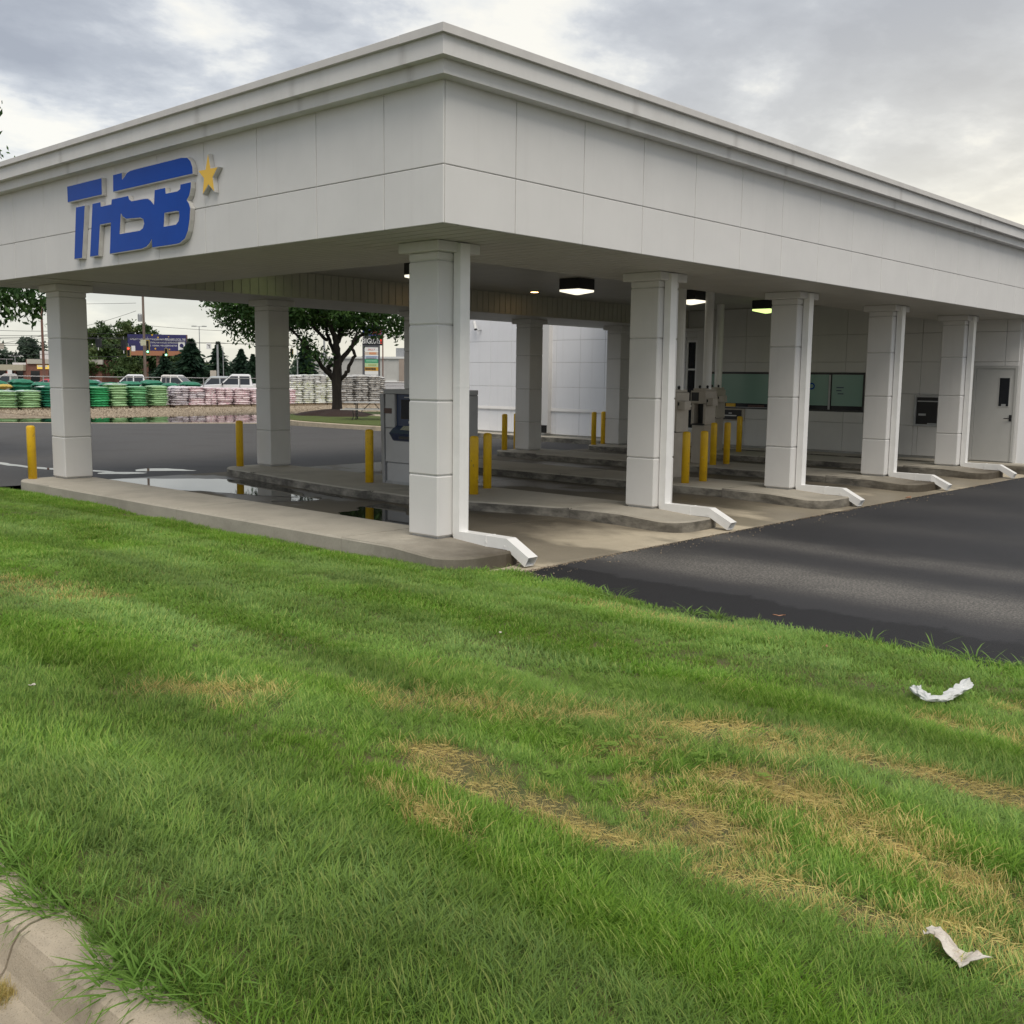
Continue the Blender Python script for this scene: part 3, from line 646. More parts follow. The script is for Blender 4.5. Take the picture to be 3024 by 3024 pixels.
# columns
def block_mesh(z0, z1, w=0.492, b=0.014):
    m = MB(); m.box(0, 0, z0, w, w, z1, bev=b); return m
CX = {0: 0.8649, 1: 5.0693, 2: 9.0709, 3: 12.8832, 4: 16.6833}; CY = 0.9892; CW = 9.3798; W = 0.4919
core = MB(); core.box(0.014, 0.014, 0.0, W-0.014, W-0.014, 3.30); core.box(0.03, 0.03, ISL, W-0.03, W-0.03, 0.0)
col = core.build('column', MT['core'])
zz = [0.0, 0.7005, 1.5421, 2.3889, 3.0898, 3.19]
for a, b in zip(zz[:-1], zz[1:]):
    block_mesh(a+0.005, b-0.005).build('column_block', MT['stucco'], col)
m = MB(); m.box(-0.082, -0.082, 3.186, W+0.082, W+0.082, 3.298, bev=0.008); m.build('capital', MT['stucco'], col)
first = True
for k in range(5):
    for yy in (CY, CY+CW):
        loc = Vector((CX[k], yy, 0))-bank.location
        if first: col.parent = bank; col.location = loc; first = False
        else: dup(col, loc, 0, None, bank)
# downspouts on the front faces of the right-hand row
def downspout(k, skew=0.0):
    x0 = CX[k]+(0.222, 0.115, 0.17, 0.15, 0.19)[k]; x1 = x0+0.150; yb = CY-0.014; yf = CY-0.122; yt = 0.125
    L_ = [(yb, 3.285), (yf, 3.285), (yf, 0.062), (yt, 0.062), (yt, -0.06), (yb-0.095, -0.06), (yb-0.055, -0.05), (yb-0.025, -0.03), (yb-0.008, 0.0), (yb, 0.045)]
    zo = -0.045
    m = MB(); m.prism(L_, 'x', x0, x1); ds = m.build('downspout', MT['pipe'], bank)
    # strap and seam details
    m = MB(); m.box(x0-0.003, 0.43, -0.063, x1+0.003, 0.455, 0.065); m.box(x0-0.006, yt+0.30, -0.02, x0+0.002, yt+0.325, 0.005); m.box(x0-0.005, yt+0.02, -0.035, x0+0.002, yt+0.04, -0.015); m.box(x0-0.003, yf-0.003, 1.7, x1+0.003, yb, 1.715); m.build('pipe_strap', MT['pipe'], ds)
    d = Vector((skew, -0.30, -0.165)); n = Vector((0, -0.165, 0.30)).normalized()*0.06; c0 = Vector(((x0+x1)/2, yt-0.001, 0.001)); c1 = c0+d; hx = Vector((0.075, 0, 0)); t = 0.006
    c0 = c0+Vector((0, 0.0, 0.0))
    def ring(c, s): 
        hh = hx*(1-t/0.075*s); nn = n*(1-t/0.06*s); return [c-hh-nn, c+hh-nn, c+hh+nn, c-hh+nn]
    V = [c0-hx-Vector((0, 0, .061)), c0+hx-Vector((0, 0, .061)), c0+hx+Vector((0, 0, .061)), c0-hx+Vector((0, 0, .061))]+ring(c1, 0)+ring(c1, 1)+ring(c0+d*0.15, 1)
    F = [(3, 2, 1, 0)]
    for i in range(4):
        j = (i+1) % 4; F += [(i, j, 4+j, 4+i), (4+i, 4+j, 8+j, 8+i), (8+i, 8+j, 12+j, 12+i)]
    F.append((12, 13, 14, 15))
    m = MB(); m.add(V, F); m.build('spout', MT['pipe'], ds)
for k, s in ((0, 0.0), (1, 0.03), (2, 0.02), (3, 0.07), (4, 0.0)): downspout(k, s)

# teller building wall (faces the lanes) with real openings
def cut(rects, hole):
    out = []; h0, k0, h1, k1 = hole
    for a0, b0, a1, b1 in rects:
        if h1 <= a0 or h0 >= a1 or k1 <= b0 or k0 >= b1: out.append((a0, b0, a1, b1)); continue
        if h0 > a0: out.append((a0, b0, h0, b1))
        if h1 < a1: out.append((h1, b0, a1, b1))
        if k0 > b0: out.append((max(a0, h0), b0, min(a1, h1), k0))
        if k1 < b1: out.append((max(a0, h0), k1, min(a1, h1), b1))
    return [r for r in out if r[2]-r[0] > 0.03 and r[3]-r[1] > 0.03]
wy = [0.46]+[0.772+0.9793*k for k in range(26)]
wz = [0.03, 0.772, 1.545, 2.33, 3.03, 3.785]
rects = [(a, c, b, d) for a, b in zip(wy[:-1], wy[1:]) for c, d in zip(wz[:-1], wz[1:])]
OP = [(4.15, 1.05, 8.82, 2.06), (7.58, 0.70, 8.34, 1.048), (2.0, 0.765, 2.84, 1.515), (0.462, 0.0, 1.455, 2.23), (9.2, 0.40, 9.56, 2.95)]
for h in OP: rects = cut(rects, h)
rects = [(a, b, min(c, 19.6), d) for a, b, c, d in rects if a < 19.3]
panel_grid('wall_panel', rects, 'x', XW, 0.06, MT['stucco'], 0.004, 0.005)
m = MB(); m.box(XW+0.05, 0.46, -0.3, 31, 19.6, 4.6)
m.build('wall', MT['core'], bank)
m = MB(); m.box(XW+0.05, 0.40, -0.3, 31, 0.458, 3.30); m.build('side_wall', MT['stucco'], bank)
m = MB(); m.box(XW, 11.9, 3.79, XW+0.06, 19.6, 4.6); m.box(XW-0.06, 11.9, 4.6, 31, 19.7, 4.85); m.build('parapet', MT['stucco'], bank)
m = MB(); m.prism([(XW+0.03, 0.765), (XW-0.035, 0.765), (XW-0.035, 0.79), (XW-0.004, 0.87), (XW+0.03, 0.87)], 'y', 9.6, 19.6); m.build('wall_ledge', MT['stucco'], bank)
m = MB(); m.box(XW-0.17, 14.66, 0.06, XW+0.03, 15.0, 3.79, bev=0.01); w_ds = m.build('wall_downspout', MT['stucco'], bank)
m = MB(); m.box(XW-0.20, 14.70, 0.07, XW-0.165, 14.93, 0.32); m.build('outlet', MT['cavity'], w_ds)
m = MB(); m.box(XW-0.10, 8.88, 0.0, XW+0.03, 9.15, 3.2, bev=0.01); m.box(XW-0.12, 8.88, 3.2, XW+0.03, 10.4, 3.3, bev=0.01); m.build('entry_pilaster', MT['stucco'], bank)
# windows
def window(y0, z0, y1, z1, mull, fr, pane_x=XW+0.035, t=0.045, blind=None):
    m = MB(); x0, x1 = XW-0.004, XW+0.05
    m.box(x0, y0, z0, x1, y1, z0+t); m.box(x0, y0, z1-t, x1, y1, z1); m.box(x0, y0, z0+t, x1, y0+t, z1-t); m.box(x0, y1-t, z0+t, x1, y1, z1-t)
    for y in mull: m.box(x0+0.006, y-0.035, z0+t, x1, y+0.035, z1-t)
    w = m.build('window', fr, bank)
    e = [y0+t]+[v for y in mull for v in (y-0.035, y+0.035)]+[y1-t]
    for a, b in zip(e[0::2], e[1::2]):
        m = MB(); m.box(pane_x, a, z0+t, pane_x+0.012, b, z1-t); m.build('window_pane', MT['darkglass'], w)
        if blind: m = MB(); m.box(pane_x-0.010, a+0.012, blind, pane_x-0.003, b-0.012, z1-t-0.01); m.build('window_blind', MT['teal'], w)
    return w
w = window(4.15, 1.05, 8.82, 2.06, [5.1, 6.6], MT['frame'], blind=1.20)
m = MB(); m.box(XW-0.008, 6.7, 1.085, XW+0.02, 8.72, 1.098); m.box(XW-0.010, 5.075, 1.10, XW+0.01, 5.125, 2.0); m.build('window_track', MT['alu'], w)
V = []; F = []
for k in range(24):
    a = 2*PI*k/24
    for rr in (0.055, 0.09): V.append((XW+0.020, 5.62+rr*math.cos(a), 1.70+rr*math.sin(a)))
for k in range(24): F.append((k*2, k*2+1, ((k+1) % 24)*2+1, ((k+1) % 24)*2))
m = MB(); m.add(V, F); m.build('window_sticker', MT['blue'], w)
m = MB()
for k, (a, b) in enumerate(((4.72, 4.92), (4.78, 4.92), (4.72, 4.88))): m.box(XW+0.018, a, 1.66-0.08*k, XW+0.021, b, 1.685-0.08*k)
m.build('window_sticker', MT['navy'], w)
m = MB(); m.box(XW+0.012, 7.9, 1.10, XW+0.03, 8.2, 1.19); m.build('window_item', MT['gold'], w)
m = MB(); m.box(XW+0.012, 7.0, 1.10, XW+0.03, 7.5, 1.16); m.build('window_item', MT['plaque'], w)
w = window(9.2, 0.40, 9.56, 2.95, [], MT['pipe'], t=0.05)
m = MB(); m.box(XW-0.002, 9.25, 2.1, XW+0.046, 9.51, 2.15); m.box(XW-0.002, 9.25, 1.05, XW+0.046, 9.51, 1.11); m.build('window_bar', MT['pipe'], w)
# door
m = MB(); m.box(XW-0.01, 0.462, 0.0, XW+0.05, 0.522, 2.23); m.box(XW-0.01, 1.40, 0.0, XW+0.05, 1.455, 2.23); m.box(XW-0.01, 0.522, 2.175, XW+0.05, 1.40, 2.23); m.build('door_frame', MT['doorpaint'], bank)
m = MB(); m.box(XW+0.008, 0.528, 0.008, XW+0.048, 1.394, 2.168, bev=0.003); dr = m.build('door', MT['doorpaint'], bank)
m = MB(); m.box(XW+0.000, 0.61, 1.275, XW+0.01, 0.88, 1.98, bev=0.004); m.build('vision_frame', MT['doorpaint'], dr)
m = MB(); m.box(XW-0.004, 0.635, 1.30, XW+0.004, 0.855, 1.955); m.build('vision_pane', MT['darkglass'], dr)
m = MB(); m.box(XW-0.006, 0.69, 1.30, XW-0.003, 0.79, 1.35); m.build('vision_sticker', MT['alu'], dr)
m = MB(); m.box(XW-0.004, 0.545, 0.95, XW+0.01, 0.60, 1.10); m.tube([(XW-0.05, 0.575, 1.02), (XW-0.05, 0.70, 1.015)], 0.011); m.tube([(XW+0.005, 0.575, 1.02), (XW-0.055, 0.575, 1.02)], 0.012); m.build('door_handle', MT['dark'], dr)
# deal drawer and night depository set into the wall
m = MB(); m.box(XW-0.03, 7.58, 0.70, XW+0.05, 8.34, 1.046, bev=0.012); dd = m.build('deal_drawer', MT['beige'], bank)
m = MB(); m.box(XW-0.036, 7.66, 0.74, XW-0.028, 8.30, 1.01); m.build('drawer_front', MT['dark'], dd)
m = MB(); m.box(XW-0.040, 7.82, 0.835, XW-0.035, 8.22, 0.865); m.box(XW-0.040, 7.97, 0.905, XW-0.035, 8.07, 0.93); m.build('drawer_print', MT['white'], dd)
m = MB(); m.box(XW-0.03, 2.0, 0.765, XW+0.05, 2.05, 1.515); m.box(XW-0.03, 2.79, 0.765, XW+0.05, 2.84, 1.515); m.box(XW-0.03, 2.05, 0.765, XW+0.05, 2.79, 0.81); m.box(XW-0.03, 2.05, 1.47, XW+0.05, 2.79, 1.515); nd = m.build('night_depository', MT['alu'], bank)
m = MB(); m.box(XW+0.02, 2.05, 0.81, XW+0.045, 2.79, 1.47); m.build('depository_recess', MT['dark'], nd)
m = MB(); m.box(XW+0.005, 2.08, 1.36, XW+0.021, 2.77, 1.385); m.box(XW+0.005, 2.55, 1.02, XW+0.021, 2.73, 1.07); m.box(XW+0.0, 2.2, 0.815, XW+0.021, 2.5, 0.84); m.build('depository_trim', MT['alu'], nd)
# rooftop sign: blue lettering with silver returns and a gold star
sign = thing('bank_sign', 'blue THSB letters with gold star on the left canopy fascia', 'sign', (0, 5.9, 3.45))
TB = [(7.877, 4.505), (6.807, 4.505), (6.815, 4.268), (7.877, 4.268)]
TS = [(7.622, 4.186), (7.336, 4.186), (7.485, 3.45), (7.737, 3.45)]
TP = [(6.485, 4.506), (6.227, 4.506), (6.226, 4.417), (6.165, 4.445), (6.095, 4.487), (6.001, 4.505), (5.871, 4.508), (4.695, 4.508), (4.558, 4.492), (4.481, 4.44), (4.436, 4.36), (4.433, 4.27), (6.498, 4.27)]
BO = [(7.111, 4.186), (6.866, 4.186), (6.859, 4.123), (6.561, 4.123), (6.545, 4.188), (6.076, 4.188), (6.053, 4.137), (5.989, 4.108), (5.665, 4.106), (5.552, 4.096), (5.479, 4.06), (5.407, 4.007), (5.378, 4.188), (5.107, 4.188), (5.094, 4.113), (4.809, 4.112), (4.75, 4.13), (4.735, 4.188), (4.478, 4.188), (4.486, 4.111), (4.525, 4.022), (4.584, 3.975), (4.541, 3.93), (4.51, 3.868), (4.533, 3.73), (4.581, 3.593), (4.655, 3.504), (4.797, 3.455), (4.916, 3.45), (5.486, 3.45), (5.492, 3.557), (5.537, 3.517), (5.629, 3.474), (5.758, 3.455), (6.656, 3.45), (6.594, 3.867), (6.905, 3.867), (6.985, 3.45), (7.247, 3.45)]
SH = [(6.293, 3.962), (6.242, 3.915), (6.151, 3.878), (5.771, 3.86), (5.696, 3.834), (5.678, 3.783), (5.715, 3.73), (5.794, 3.708), (6.344, 3.708)]
BH = [(5.138, 3.861), (4.846, 3.859), (4.793, 3.848), (4.784, 3.8), (4.805, 3.742), (4.866, 3.706), (5.166, 3.706)]
ST = [(4.079, 4.475), (4.03, 4.297), (3.863, 4.29), (3.982, 4.178), (3.957, 4.005), (4.082, 4.101), (4.223, 3.996), (4.188, 4.187), (4.315, 4.299), (4.143, 4.296)]
def letter(nm, loop, face, holes=()):
    loop = [tuple(p) for p in loop]
    m = MB(); m.prism(loop, 'x', -0.066, -0.004, 0, holes=holes); o = m.build(nm, MT['silver'], sign)
    c = sum((Vector(p) for p in loop), Vector((0, 0)))/len(loop)
    def shrink(l, d):
        n = len(l); ar = sum(l[i-1][0]*l[i][1]-l[i][0]*l[i-1][1] for i in range(n)); sg = 1 if ar > 0 else -1; r = []
        for i in range(n):
            t0 = (Vector(l[i])-Vector(l[i-1])).normalized(); t1 = (Vector(l[(i+1) % n])-Vector(l[i])).normalized()
            n0 = Vector((-t0.y, t0.x))*sg; n1 = Vector((-t1.y, t1.x))*sg; b = (n0+n1); b = b.normalized() if b.length > .2 else n0
            k = min(1/max(b.dot(n0), 0.45), 2.0); r.append(tuple(Vector(l[i])+b*d*k))
        return r
    m = MB(); m.prism(shrink(loop, 0.009), 'x', -0.070, -0.0655, 0, holes=[shrink(h, -0.009) for h in holes]); m.build(nm+'_face', face, o)
letter('letter_bar', TB, MT['blue']); letter('letter_stem', TS, MT['blue']); letter('letter_cap', TP, MT['blue']); letter('letter_body', BO, MT['blue'], [SH, BH]); letter('star', ST, MT['gold'])
# security camera on the far wall
sc_ = thing('security_camera', 'small white security camera on the pale wall beyond the canopy', 'camera', (XW, 17.86, 3.42))
m = MB(); m.tube([(XW, 17.86, 3.42), (XW-0.14, 17.86, 3.40), (XW-0.16, 17.95, 3.50)], 0.02); m.build('camera_bracket', MT['steel'], sc_)
m = MB(); m.tube([(XW-0.17, 17.97, 3.46), (XW-0.15, 18.07, 3.72)], 0.055, 10); m.build('camera_body', MT['white'], sc_)
m = MB(); m.tube([(XW-0.175, 17.955, 3.43), (XW-0.17, 17.972, 3.465)], 0.05, 10); m.build('camera_lens', MT['dark'], sc_)
# ------------------------------------------------------------------ lamps under the canopy
def lamp(x, y, lens, label):
    t = thing('ceiling_lamp', label, 'lamp', (x, y, 3.56), 0, 'box lamps under the canopy')
    m = MB(); a = 0.255
    m.box(x-a, y-a, 3.575, x+a, y+a, 3.789, bev=0.012); m.build('lamp_housing', MT['dark'], t)
    b = 0.243; c = 0.16
    V = [(x-b, y-b, 3.574), (x+b, y-b, 3.574), (x+b, y+b, 3.574), (x-b, y+b, 3.574), (x-b, y-b, 3.535), (x+b, y-b, 3.535), (x+b, y+b, 3.535), (x-b, y+b, 3.535), (x-c*.2, y-c*.2, 3.478), (x+c*.2, y-c*.2, 3.478), (x+c*.2, y+c*.2, 3.478), (x-c*.2, y+c*.2, 3.478)]
    F = [(3, 2, 1, 0)[::-1]]+[f for i in range(4) for f in ((4+i, 4+(i+1) % 4, (i+1) % 4, i), (8+i, 8+(i+1) % 4, 4+(i+1) % 4, 4+i))]+[(11, 10, 9, 8)]
    m = MB(); m.add(V, F); m.build('lamp_lens', lens, t)
lamp(9.35, 5.98, MT['lens'], 'lit black box lamp, largest and nearest, over the second lane island')
lamp(12.95, 5.65, MT['lens'], 'lit black box lamp beside the white tube pipe of the third island')
lamp(16.45, 5.75, MT['lensg'], 'lit black box lamp with greenish lens, nearest the teller wall')
lamp(5.47, 6.24, MT['lens'], 'lit black box lamp above the cash machine, half hidden by the front column')
for x, y, lab in ((8.0, 8.7, 'recessed round downlight in the ceiling, left one by the far header'), (11.2, 8.75, 'recessed round orange downlight in the ceiling behind the largest lamp'), (4.2, 8.8, 'recessed round downlight by the header, nearest the sign end')):
    t = thing('downlight', lab, 'lamp', (x, y, 3.78), 0, 'recessed downlights along the far header')
    m = MB(); m.lathe([(0.11, 3.789), (0.125, 3.782), (0.12, 3.776), (0.095, 3.776)], x, y, 18); m.build('downlight_ring', MT['alu'], t)
    m = MB(); m.lathe([(0.09, 3.7775), (0.09, 3.7755)], x, y, 18); m.build('downlight_lens', MT['downg'] if x < 5 else MT['down'], t)

# ------------------------------------------------------------------ bollards
bm = MB(); bm.lathe([(0.072, 0.0), (0.072, 0.885), (0.066, 0.905), (0.05, 0.918), (0.0005, 0.925)], 0, 0, 18)
bme = np_mesh('bollard', np.array(bm.V), bm.F, [MT['bollard']], smooth=False)
bme.polygons.foreach_set('use_smooth', np.array([len(p.vertices) == 4 for p in bme.polygons], bool))
for x, y, lab in ((0.48, 10.80, 'yellow bollard farthest left, alone on the grass-side island end'), (4.64, 10.82, 'yellow scuffed bollard at the far left tip of the cash machine island'), (4.49, 6.57, 'yellow bollard with worn paint just left of the cash machine'),
                  (4.53, 4.05, 'yellow bollard mostly hidden behind the front downspout'), (5.36, 4.56, 'yellow bollard in front of the grey side of the cash machine'),
                  (12.56, 10.92, 'yellow bollard left of the dark far column, the nearer of that pair'), (13.15, 11.05, 'yellow bollard half hidden by the left edge of a dark far column'),
                  (16.17, 10.86, 'yellow bollard beside the farthest column, left one of the pair'), (16.71, 10.94, 'yellow bollard touching the outline of the farthest column'),
                  (8.73, 2.87, 'tall looking yellow bollard nearest the second downspout'), (9.27, 2.84, 'yellow bollard right of the nearest middle lane bollard'),
                  (12.70, 4.78, 'yellow bollard in front of the middle tube kiosk pedestal'), (13.19, 4.74, 'yellow bollard standing before the black deal drawer sign'),
                  (16.98, 6.68, 'yellow bollard farthest right, below the teller window'), (12.87, 5.75, 'yellow bollard behind the kiosk next to the second downspout'), (13.25, 6.05, 'yellow bollard hidden behind the middle tube kiosk')):
    o = add('bollard', bme, None, (x, y, ISL)); o.rotation_euler = (0, 0, random.random()*6)
    tag(o, lab, 'bollard', 'yellow bollards on the lane islands')

# ------------------------------------------------------------------ cash machine
atm = thing('cash_machine', 'grey drive-up cash machine with navy screen panel behind the front column', 'cash machine', (5.05, 5.65, ISL))
X0, X1, Y0, Y1 = 4.62, 5.48, 4.88, 6.42
m = MB(); m.box(X0+0.06, Y0, 0.02, X1, Y1, 1.53, bev=0.03); m.build('cabinet', MT['atmgrey'], atm)
m = MB(); m.box(X0+0.02, Y0+0.03, ISL, X1-0.02, Y1-0.03, 0.03); m.build('plinth', MT['alu'], atm)
m = MB(); m.prism(rounded([(X0-0.03, Y0+0.1), (X1, Y0), (X1, Y1+0.01), (X0-0.03, Y1-0.08)], 0.05), 'z', 1.525, 1.60); m.build('top_hood', MT['atmgrey'], atm)
m = MB(); m.prism([(X0+0.01, 0.36), (X0+0.01, 0.93), (X0+0.055, 0.93), (X0+0.055, 0.36)], 'y', Y0+0.10, 6.30); m.build('lower_panel', MT['atmlight'], atm)
m = MB(); m.box(X0+0.025, Y0+0.10, 0.02, X0+0.055, 6.28, 0.34, bev=0.006); m.build('base_panel', MT['atmlight'], atm)
m = MB(); m.box(X0, 6.06, 0.945, X0+0.055, 6.30, 1.52, bev=0.008); m.build('side_panel', MT['atmlight'], atm)
m = MB(); m.box(X0, Y0+0.10, 0.945, X0+0.055, 5.02, 1.52, bev=0.008); m.build('side_panel', MT['atmlight'], atm)
m = MB(); m.prism([(6.30, -0.01), (6.33, 1.52), (6.43, 1.52), (6.36, -0.01)], 'x', X0-0.01, X0+0.12); m.build('corner_fin', MT['atmgrey'], atm)
m = MB(); m.box(X0+0.045, 5.03, 0.96, X0+0.064, 6.05, 1.52); scn = m.build('screen_surround', MT['navy'], atm)
m = MB(); m.box(X0+0.038, 5.25, 1.10, X0+0.046, 5.93, 1.43); m.build('screen', MT['darkglass'], scn)
m = MB(); m.box(X0+0.038, 5.60, 1.46, X0+0.046, 5.85, 1.475); m.box(X0+0.034, 5.62, 1.03, X0+0.046, 5.74, 1.07); m.build('card_slot', MT['atmlight'], scn)
m = MB(); m.prism([(X0+0.05, 0.70), (X0-0.02, 0.74), (X0-0.10, 0.86), (X0-0.06, 0.90), (X0+0.05, 0.985)], 'y', 5.05, 6.08); con = m.build('console', MT['navy'], atm)
m = MB()
for i in range(4):
    for j in range(4):
        y = 5.62+0.062*i; t_ = 0.18+0.2*j; x = X0-0.06+0.11*t_; z = 0.905+0.085*t_; m.box(x-0.008, y, z, x+0.010, y+0.048, z+0.012)
stuff(m.build('keypad', MT['key'], con))
m = MB(); m.box(X0-0.075, 5.55, 0.765, X0-0.03, 5.86, 0.815); m.build('cash_slot', MT['dark'], con)
m = MB(); m.box(X0-0.006, 6.125, 1.185, X0+0.002, 6.315, 1.275); m.build('plaque', MT['plaque'], atm)

# ------------------------------------------------------------------ pneumatic tube kiosks
def kiosk(x, y, label):
    t = thing('tube_kiosk', label, 'teller kiosk', (x, y, ISL), 0, 'pneumatic tube kiosks on the islands')
    m = MB(); m.box(x-0.2, y-0.16, ISL, x+0.2, y+0.16, 0.84, bev=0.012); m.build('pedestal', MT['beige'], t)
    m = MB(); m.box(x-0.2, y-0.19, 0.84, x+0.2, y-0.12, 1.30, bev=0.008); m.box(x-0.2, y+0.12, 0.84, x+0.2, y+0.19, 1.30, bev=0.008); m.box(x+0.05, y-0.12, 0.84, x+0.2, y+0.12, 1.30); m.build('carrier_bay', MT['beige'], t)
    m = MB(); m.box(x-0.26, y-0.17, 0.83, x+0.05, y+0.14, 0.865, bev=0.01); m.box(x-0.02, y-0.118, 0.866, x+0.05, y+0.118, 1.295); m.build('carrier_shelf', MT['dark'], t)
    m = MB(); m.box(x-0.23, y-0.20, 1.30, x+0.2, y+0.20, 1.585, bev=0.015); m.box(x-0.2, y-0.15, 1.585, x+0.2, y+0.15, 1.64, bev=0.01); m.build('control_head', MT['beige'], t)
    m = MB(); m.box(x-0.236, y-0.02, 1.36, x-0.228, y+0.17, 1.55); m.build('speaker_grille', MT['dark'], t)
    m = MB(); m.box(x-0.20, y-0.37, 1.26, x+0.0, y-0.20, 1.43, bev=0.012); bx = m.build('call_box', MT['beige'], t)
    m = MB(); m.box(x-0.206, y-0.24, 1.34, x-0.198, y-0.21, 1.40); m.build('call_button', MT['dark'], bx)
    m = MB(); m.lathe([(0.022, 1.64), (0.03, 1.69), (0.004, 1.71)], x-0.08, y-0.14, 10); m.lathe([(0.022, 1.64), (0.03, 1.69), (0.004, 1.71)], x-0.08, y+0.06, 10); m.build('pipe_clamp', MT['dark'], t)
    m = MB(); m.tube([(x+0.02, y-0.06, 1.62), (x+0.02, y-0.06, 3.79)], 0.098, 16); m.build('tube_pipe', MT['pipe'], t, smooth=False)
kiosk(12.95, 5.23, 'beige tube kiosk with thick white ceiling pipe, behind two bollards')
kiosk(17.0, 7.46, 'beige tube kiosk with slimmer pipe in front of the green teller window')
kiosk(9.58, 3.72, 'beige tube kiosk almost hidden behind the second downspout')

# ------------------------------------------------------------------ litter and leaves
def crumple(name, path, widths, heights, mat, label, cat, seed, seg=14):
    r = np.random.default_rng(seed); V = []; F = []; n = len(path)
    P = [Vector(p) for p in path]; NP = []
    for i in range(n-1):
        for s in range(5): NP.append((P[i].lerp(P[i+1], s/5), widths[i]+(widths[i+1]-widths[i])*s/5, heights[i]+(heights[i+1]-heights[i])*s/5))
    NP.append((P[-1], widths[-1], heights[-1]))
    for i, (p, w, h) in enumerate(NP):
        a = NP[max(i-1, 0)][0]; b = NP[min(i+1, len(NP)-1)][0]; t = (b-a); t.z = 0; t.normalize(); sd_ = Vector((-t.y, t.x, 0))
        for k in range(seg):
            an = 2*PI*k/seg; f = 1+r.normal(0, 0.20); V.append(p+sd_*(math.cos(an)*w*f)+Vector((0, 0, (math.sin(an)+0.6)*h*f)))
    for i in range(len(NP)-1):
        for k in range(seg): F.append((i*seg+k, i*seg+(k+1) % seg, (i+1)*seg+(k+1) % seg, (i+1)*seg+k))
    m = MB(); m.add(V, F); o = m.build(name, mat); tag(o, label, cat); return o
MT['bagfilm'] = simple('white_bag_film', (0.66, 0.67, 0.66), (0.52, 0.54, 0.53), 14, 0.3, bump=0.4, bscale=40, bdist=0.01)
MT['paper'] = simple('crumpled_paper', (0.66, 0.62, 0.55), (0.46, 0.40, 0.34), 22, 0.8, bump=0.6, bscale=50, bdist=0.008)
zl = lambda x: float(lawn_z(x))
crumple('plastic_bag', [(-1.05, -5.25, zl(-1)+0.035), (-1.13, -5.30, zl(-1)+0.05), (-1.19, -5.40, zl(-1)+0.035), (-1.12, -5.46, zl(-1)+0.03), (-0.97, -5.475, zl(-1)+0.04), (-0.80, -5.48, zl(-1)+0.055), (-0.75, -5.47, zl(-1)+0.05)], [0.015, 0.036, 0.036, 0.03, 0.036, 0.036, 0.01], [0.012, 0.024, 0.014, 0.016, 0.02, 0.024, 0.008], MT['bagfilm'], 'white torn plastic bag lying bent on the lawn by the driveway', 'plastic bag', 3)
r_ = np.random.default_rng(11); V = []; F = []; nu, nv = 17, 6
for i in range(nu):
    t = i/(nu-1); c = Vector((-4.325, -6.61, zl(-4.3)+0.055)).lerp(Vector((-4.415, -6.775, zl(-4.35)+0.05)), t); w = 0.010+0.034*math.sin(min(1, t*2.2+0.05)*PI/2)
    for j in range(nv):
        s = j/(nv-1)-0.5; V.append(c+Vector((0.86*s*2*w, -0.5*s*2*w, 0.018*math.sin(7*t+3*s)+s*-0.02))+Vector(r_.normal(0, 0.0042, 3)))
for i in range(nu-1):
    for j in range(nv-1): F.append((i*nv+j, i*nv+j+1, (i+1)*nv+j+1, (i+1)*nv+j))
V2 = [v-Vector((0, 0, 0.0015)) for v in V]; n_ = len(V)
m = MB(); m.add(V+V2, F+[tuple(i+n_ for i in f[::-1]) for f in F]); tag(m.build('waste_paper', MT['paper']), 'crumpled dirty white paper on the lawn near the lower right corner', 'paper')
def scrap(x, y, s, seed, lab):
    rr = np.random.default_rng(seed); z = zl(x)+.045; V = [(x+s*(i-1.5)*.4+rr.normal(0, s*.1), y+s*(j-1)*.5+rr.normal(0, s*.1), z+rr.normal(0, s*.22)) for i in range(4) for j in range(3)]
    F = [(i*3+j, i*3+j+1, (i+1)*3+j+1, (i+1)*3+j) for i in range(3) for j in range(2)]; m = MB(); m.add(V+[(a, b, c-.002) for a, b, c in V], F+[tuple(k+12 for k in f[::-1]) for f in F]); tag(m.build('paper_scrap', MT['paper']), lab, 'paper', 'tiny white scraps on the lawn')
scrap(-5.18, -2.55, .022, 1, 'tiny white scrap on the lawn near the left edge of the view'); scrap(-2.05, -2.75, .016, 2, 'tiny pale scrap in the grass below the front column')
MT['dryleaf'] = simple('dry_leaf', (0.42, 0.22, 0.13), (0.33, 0.16, 0.09), 30, 0.7)
def fallen_leaf(x, y, z, s, a, lab):
    V = []; 
    for t, w in ((-1, 0), (-.5, .5), (0, .62), (.5, .42), (1, 0)): V += [(t*s*math.cos(a)-w*s*.5*math.sin(a), t*s*math.sin(a)+w*s*.5*math.cos(a), z+.012*abs(t)), (t*s*math.cos(a), t*s*math.sin(a), z+.004), (t*s*math.cos(a)+w*s*.5*math.sin(a), t*s*math.sin(a)-w*s*.5*math.cos(a), z+.012*abs(t))]
    V = [(v[0]+x, v[1]+y, v[2]) for v in V]; F = [f for i in range(4) for f in ((i*3, i*3+1, i*3+4, i*3+3), (i*3+1, i*3+2, i*3+5, i*3+4))]
    m = MB(); m.add(V, F); tag(m.build('fallen_leaf', MT['dryleaf']), lab, 'leaf', 'dry leaves on the ground')
fallen_leaf(1.02, -3.23, DRV, 0.055, -0.9, 'dry orange leaf on the asphalt close to the lawn edge')
fallen_leaf(-0.15, -4.25, zl(-.15)+.05, 0.04, 0.5, 'small brown leaf caught in the grass by the driveway edge')
fallen_leaf(11.4, -0.12, DRV+0.012, 0.14, 0.1, 'orange brown leaf on the concrete edge past the third spout')
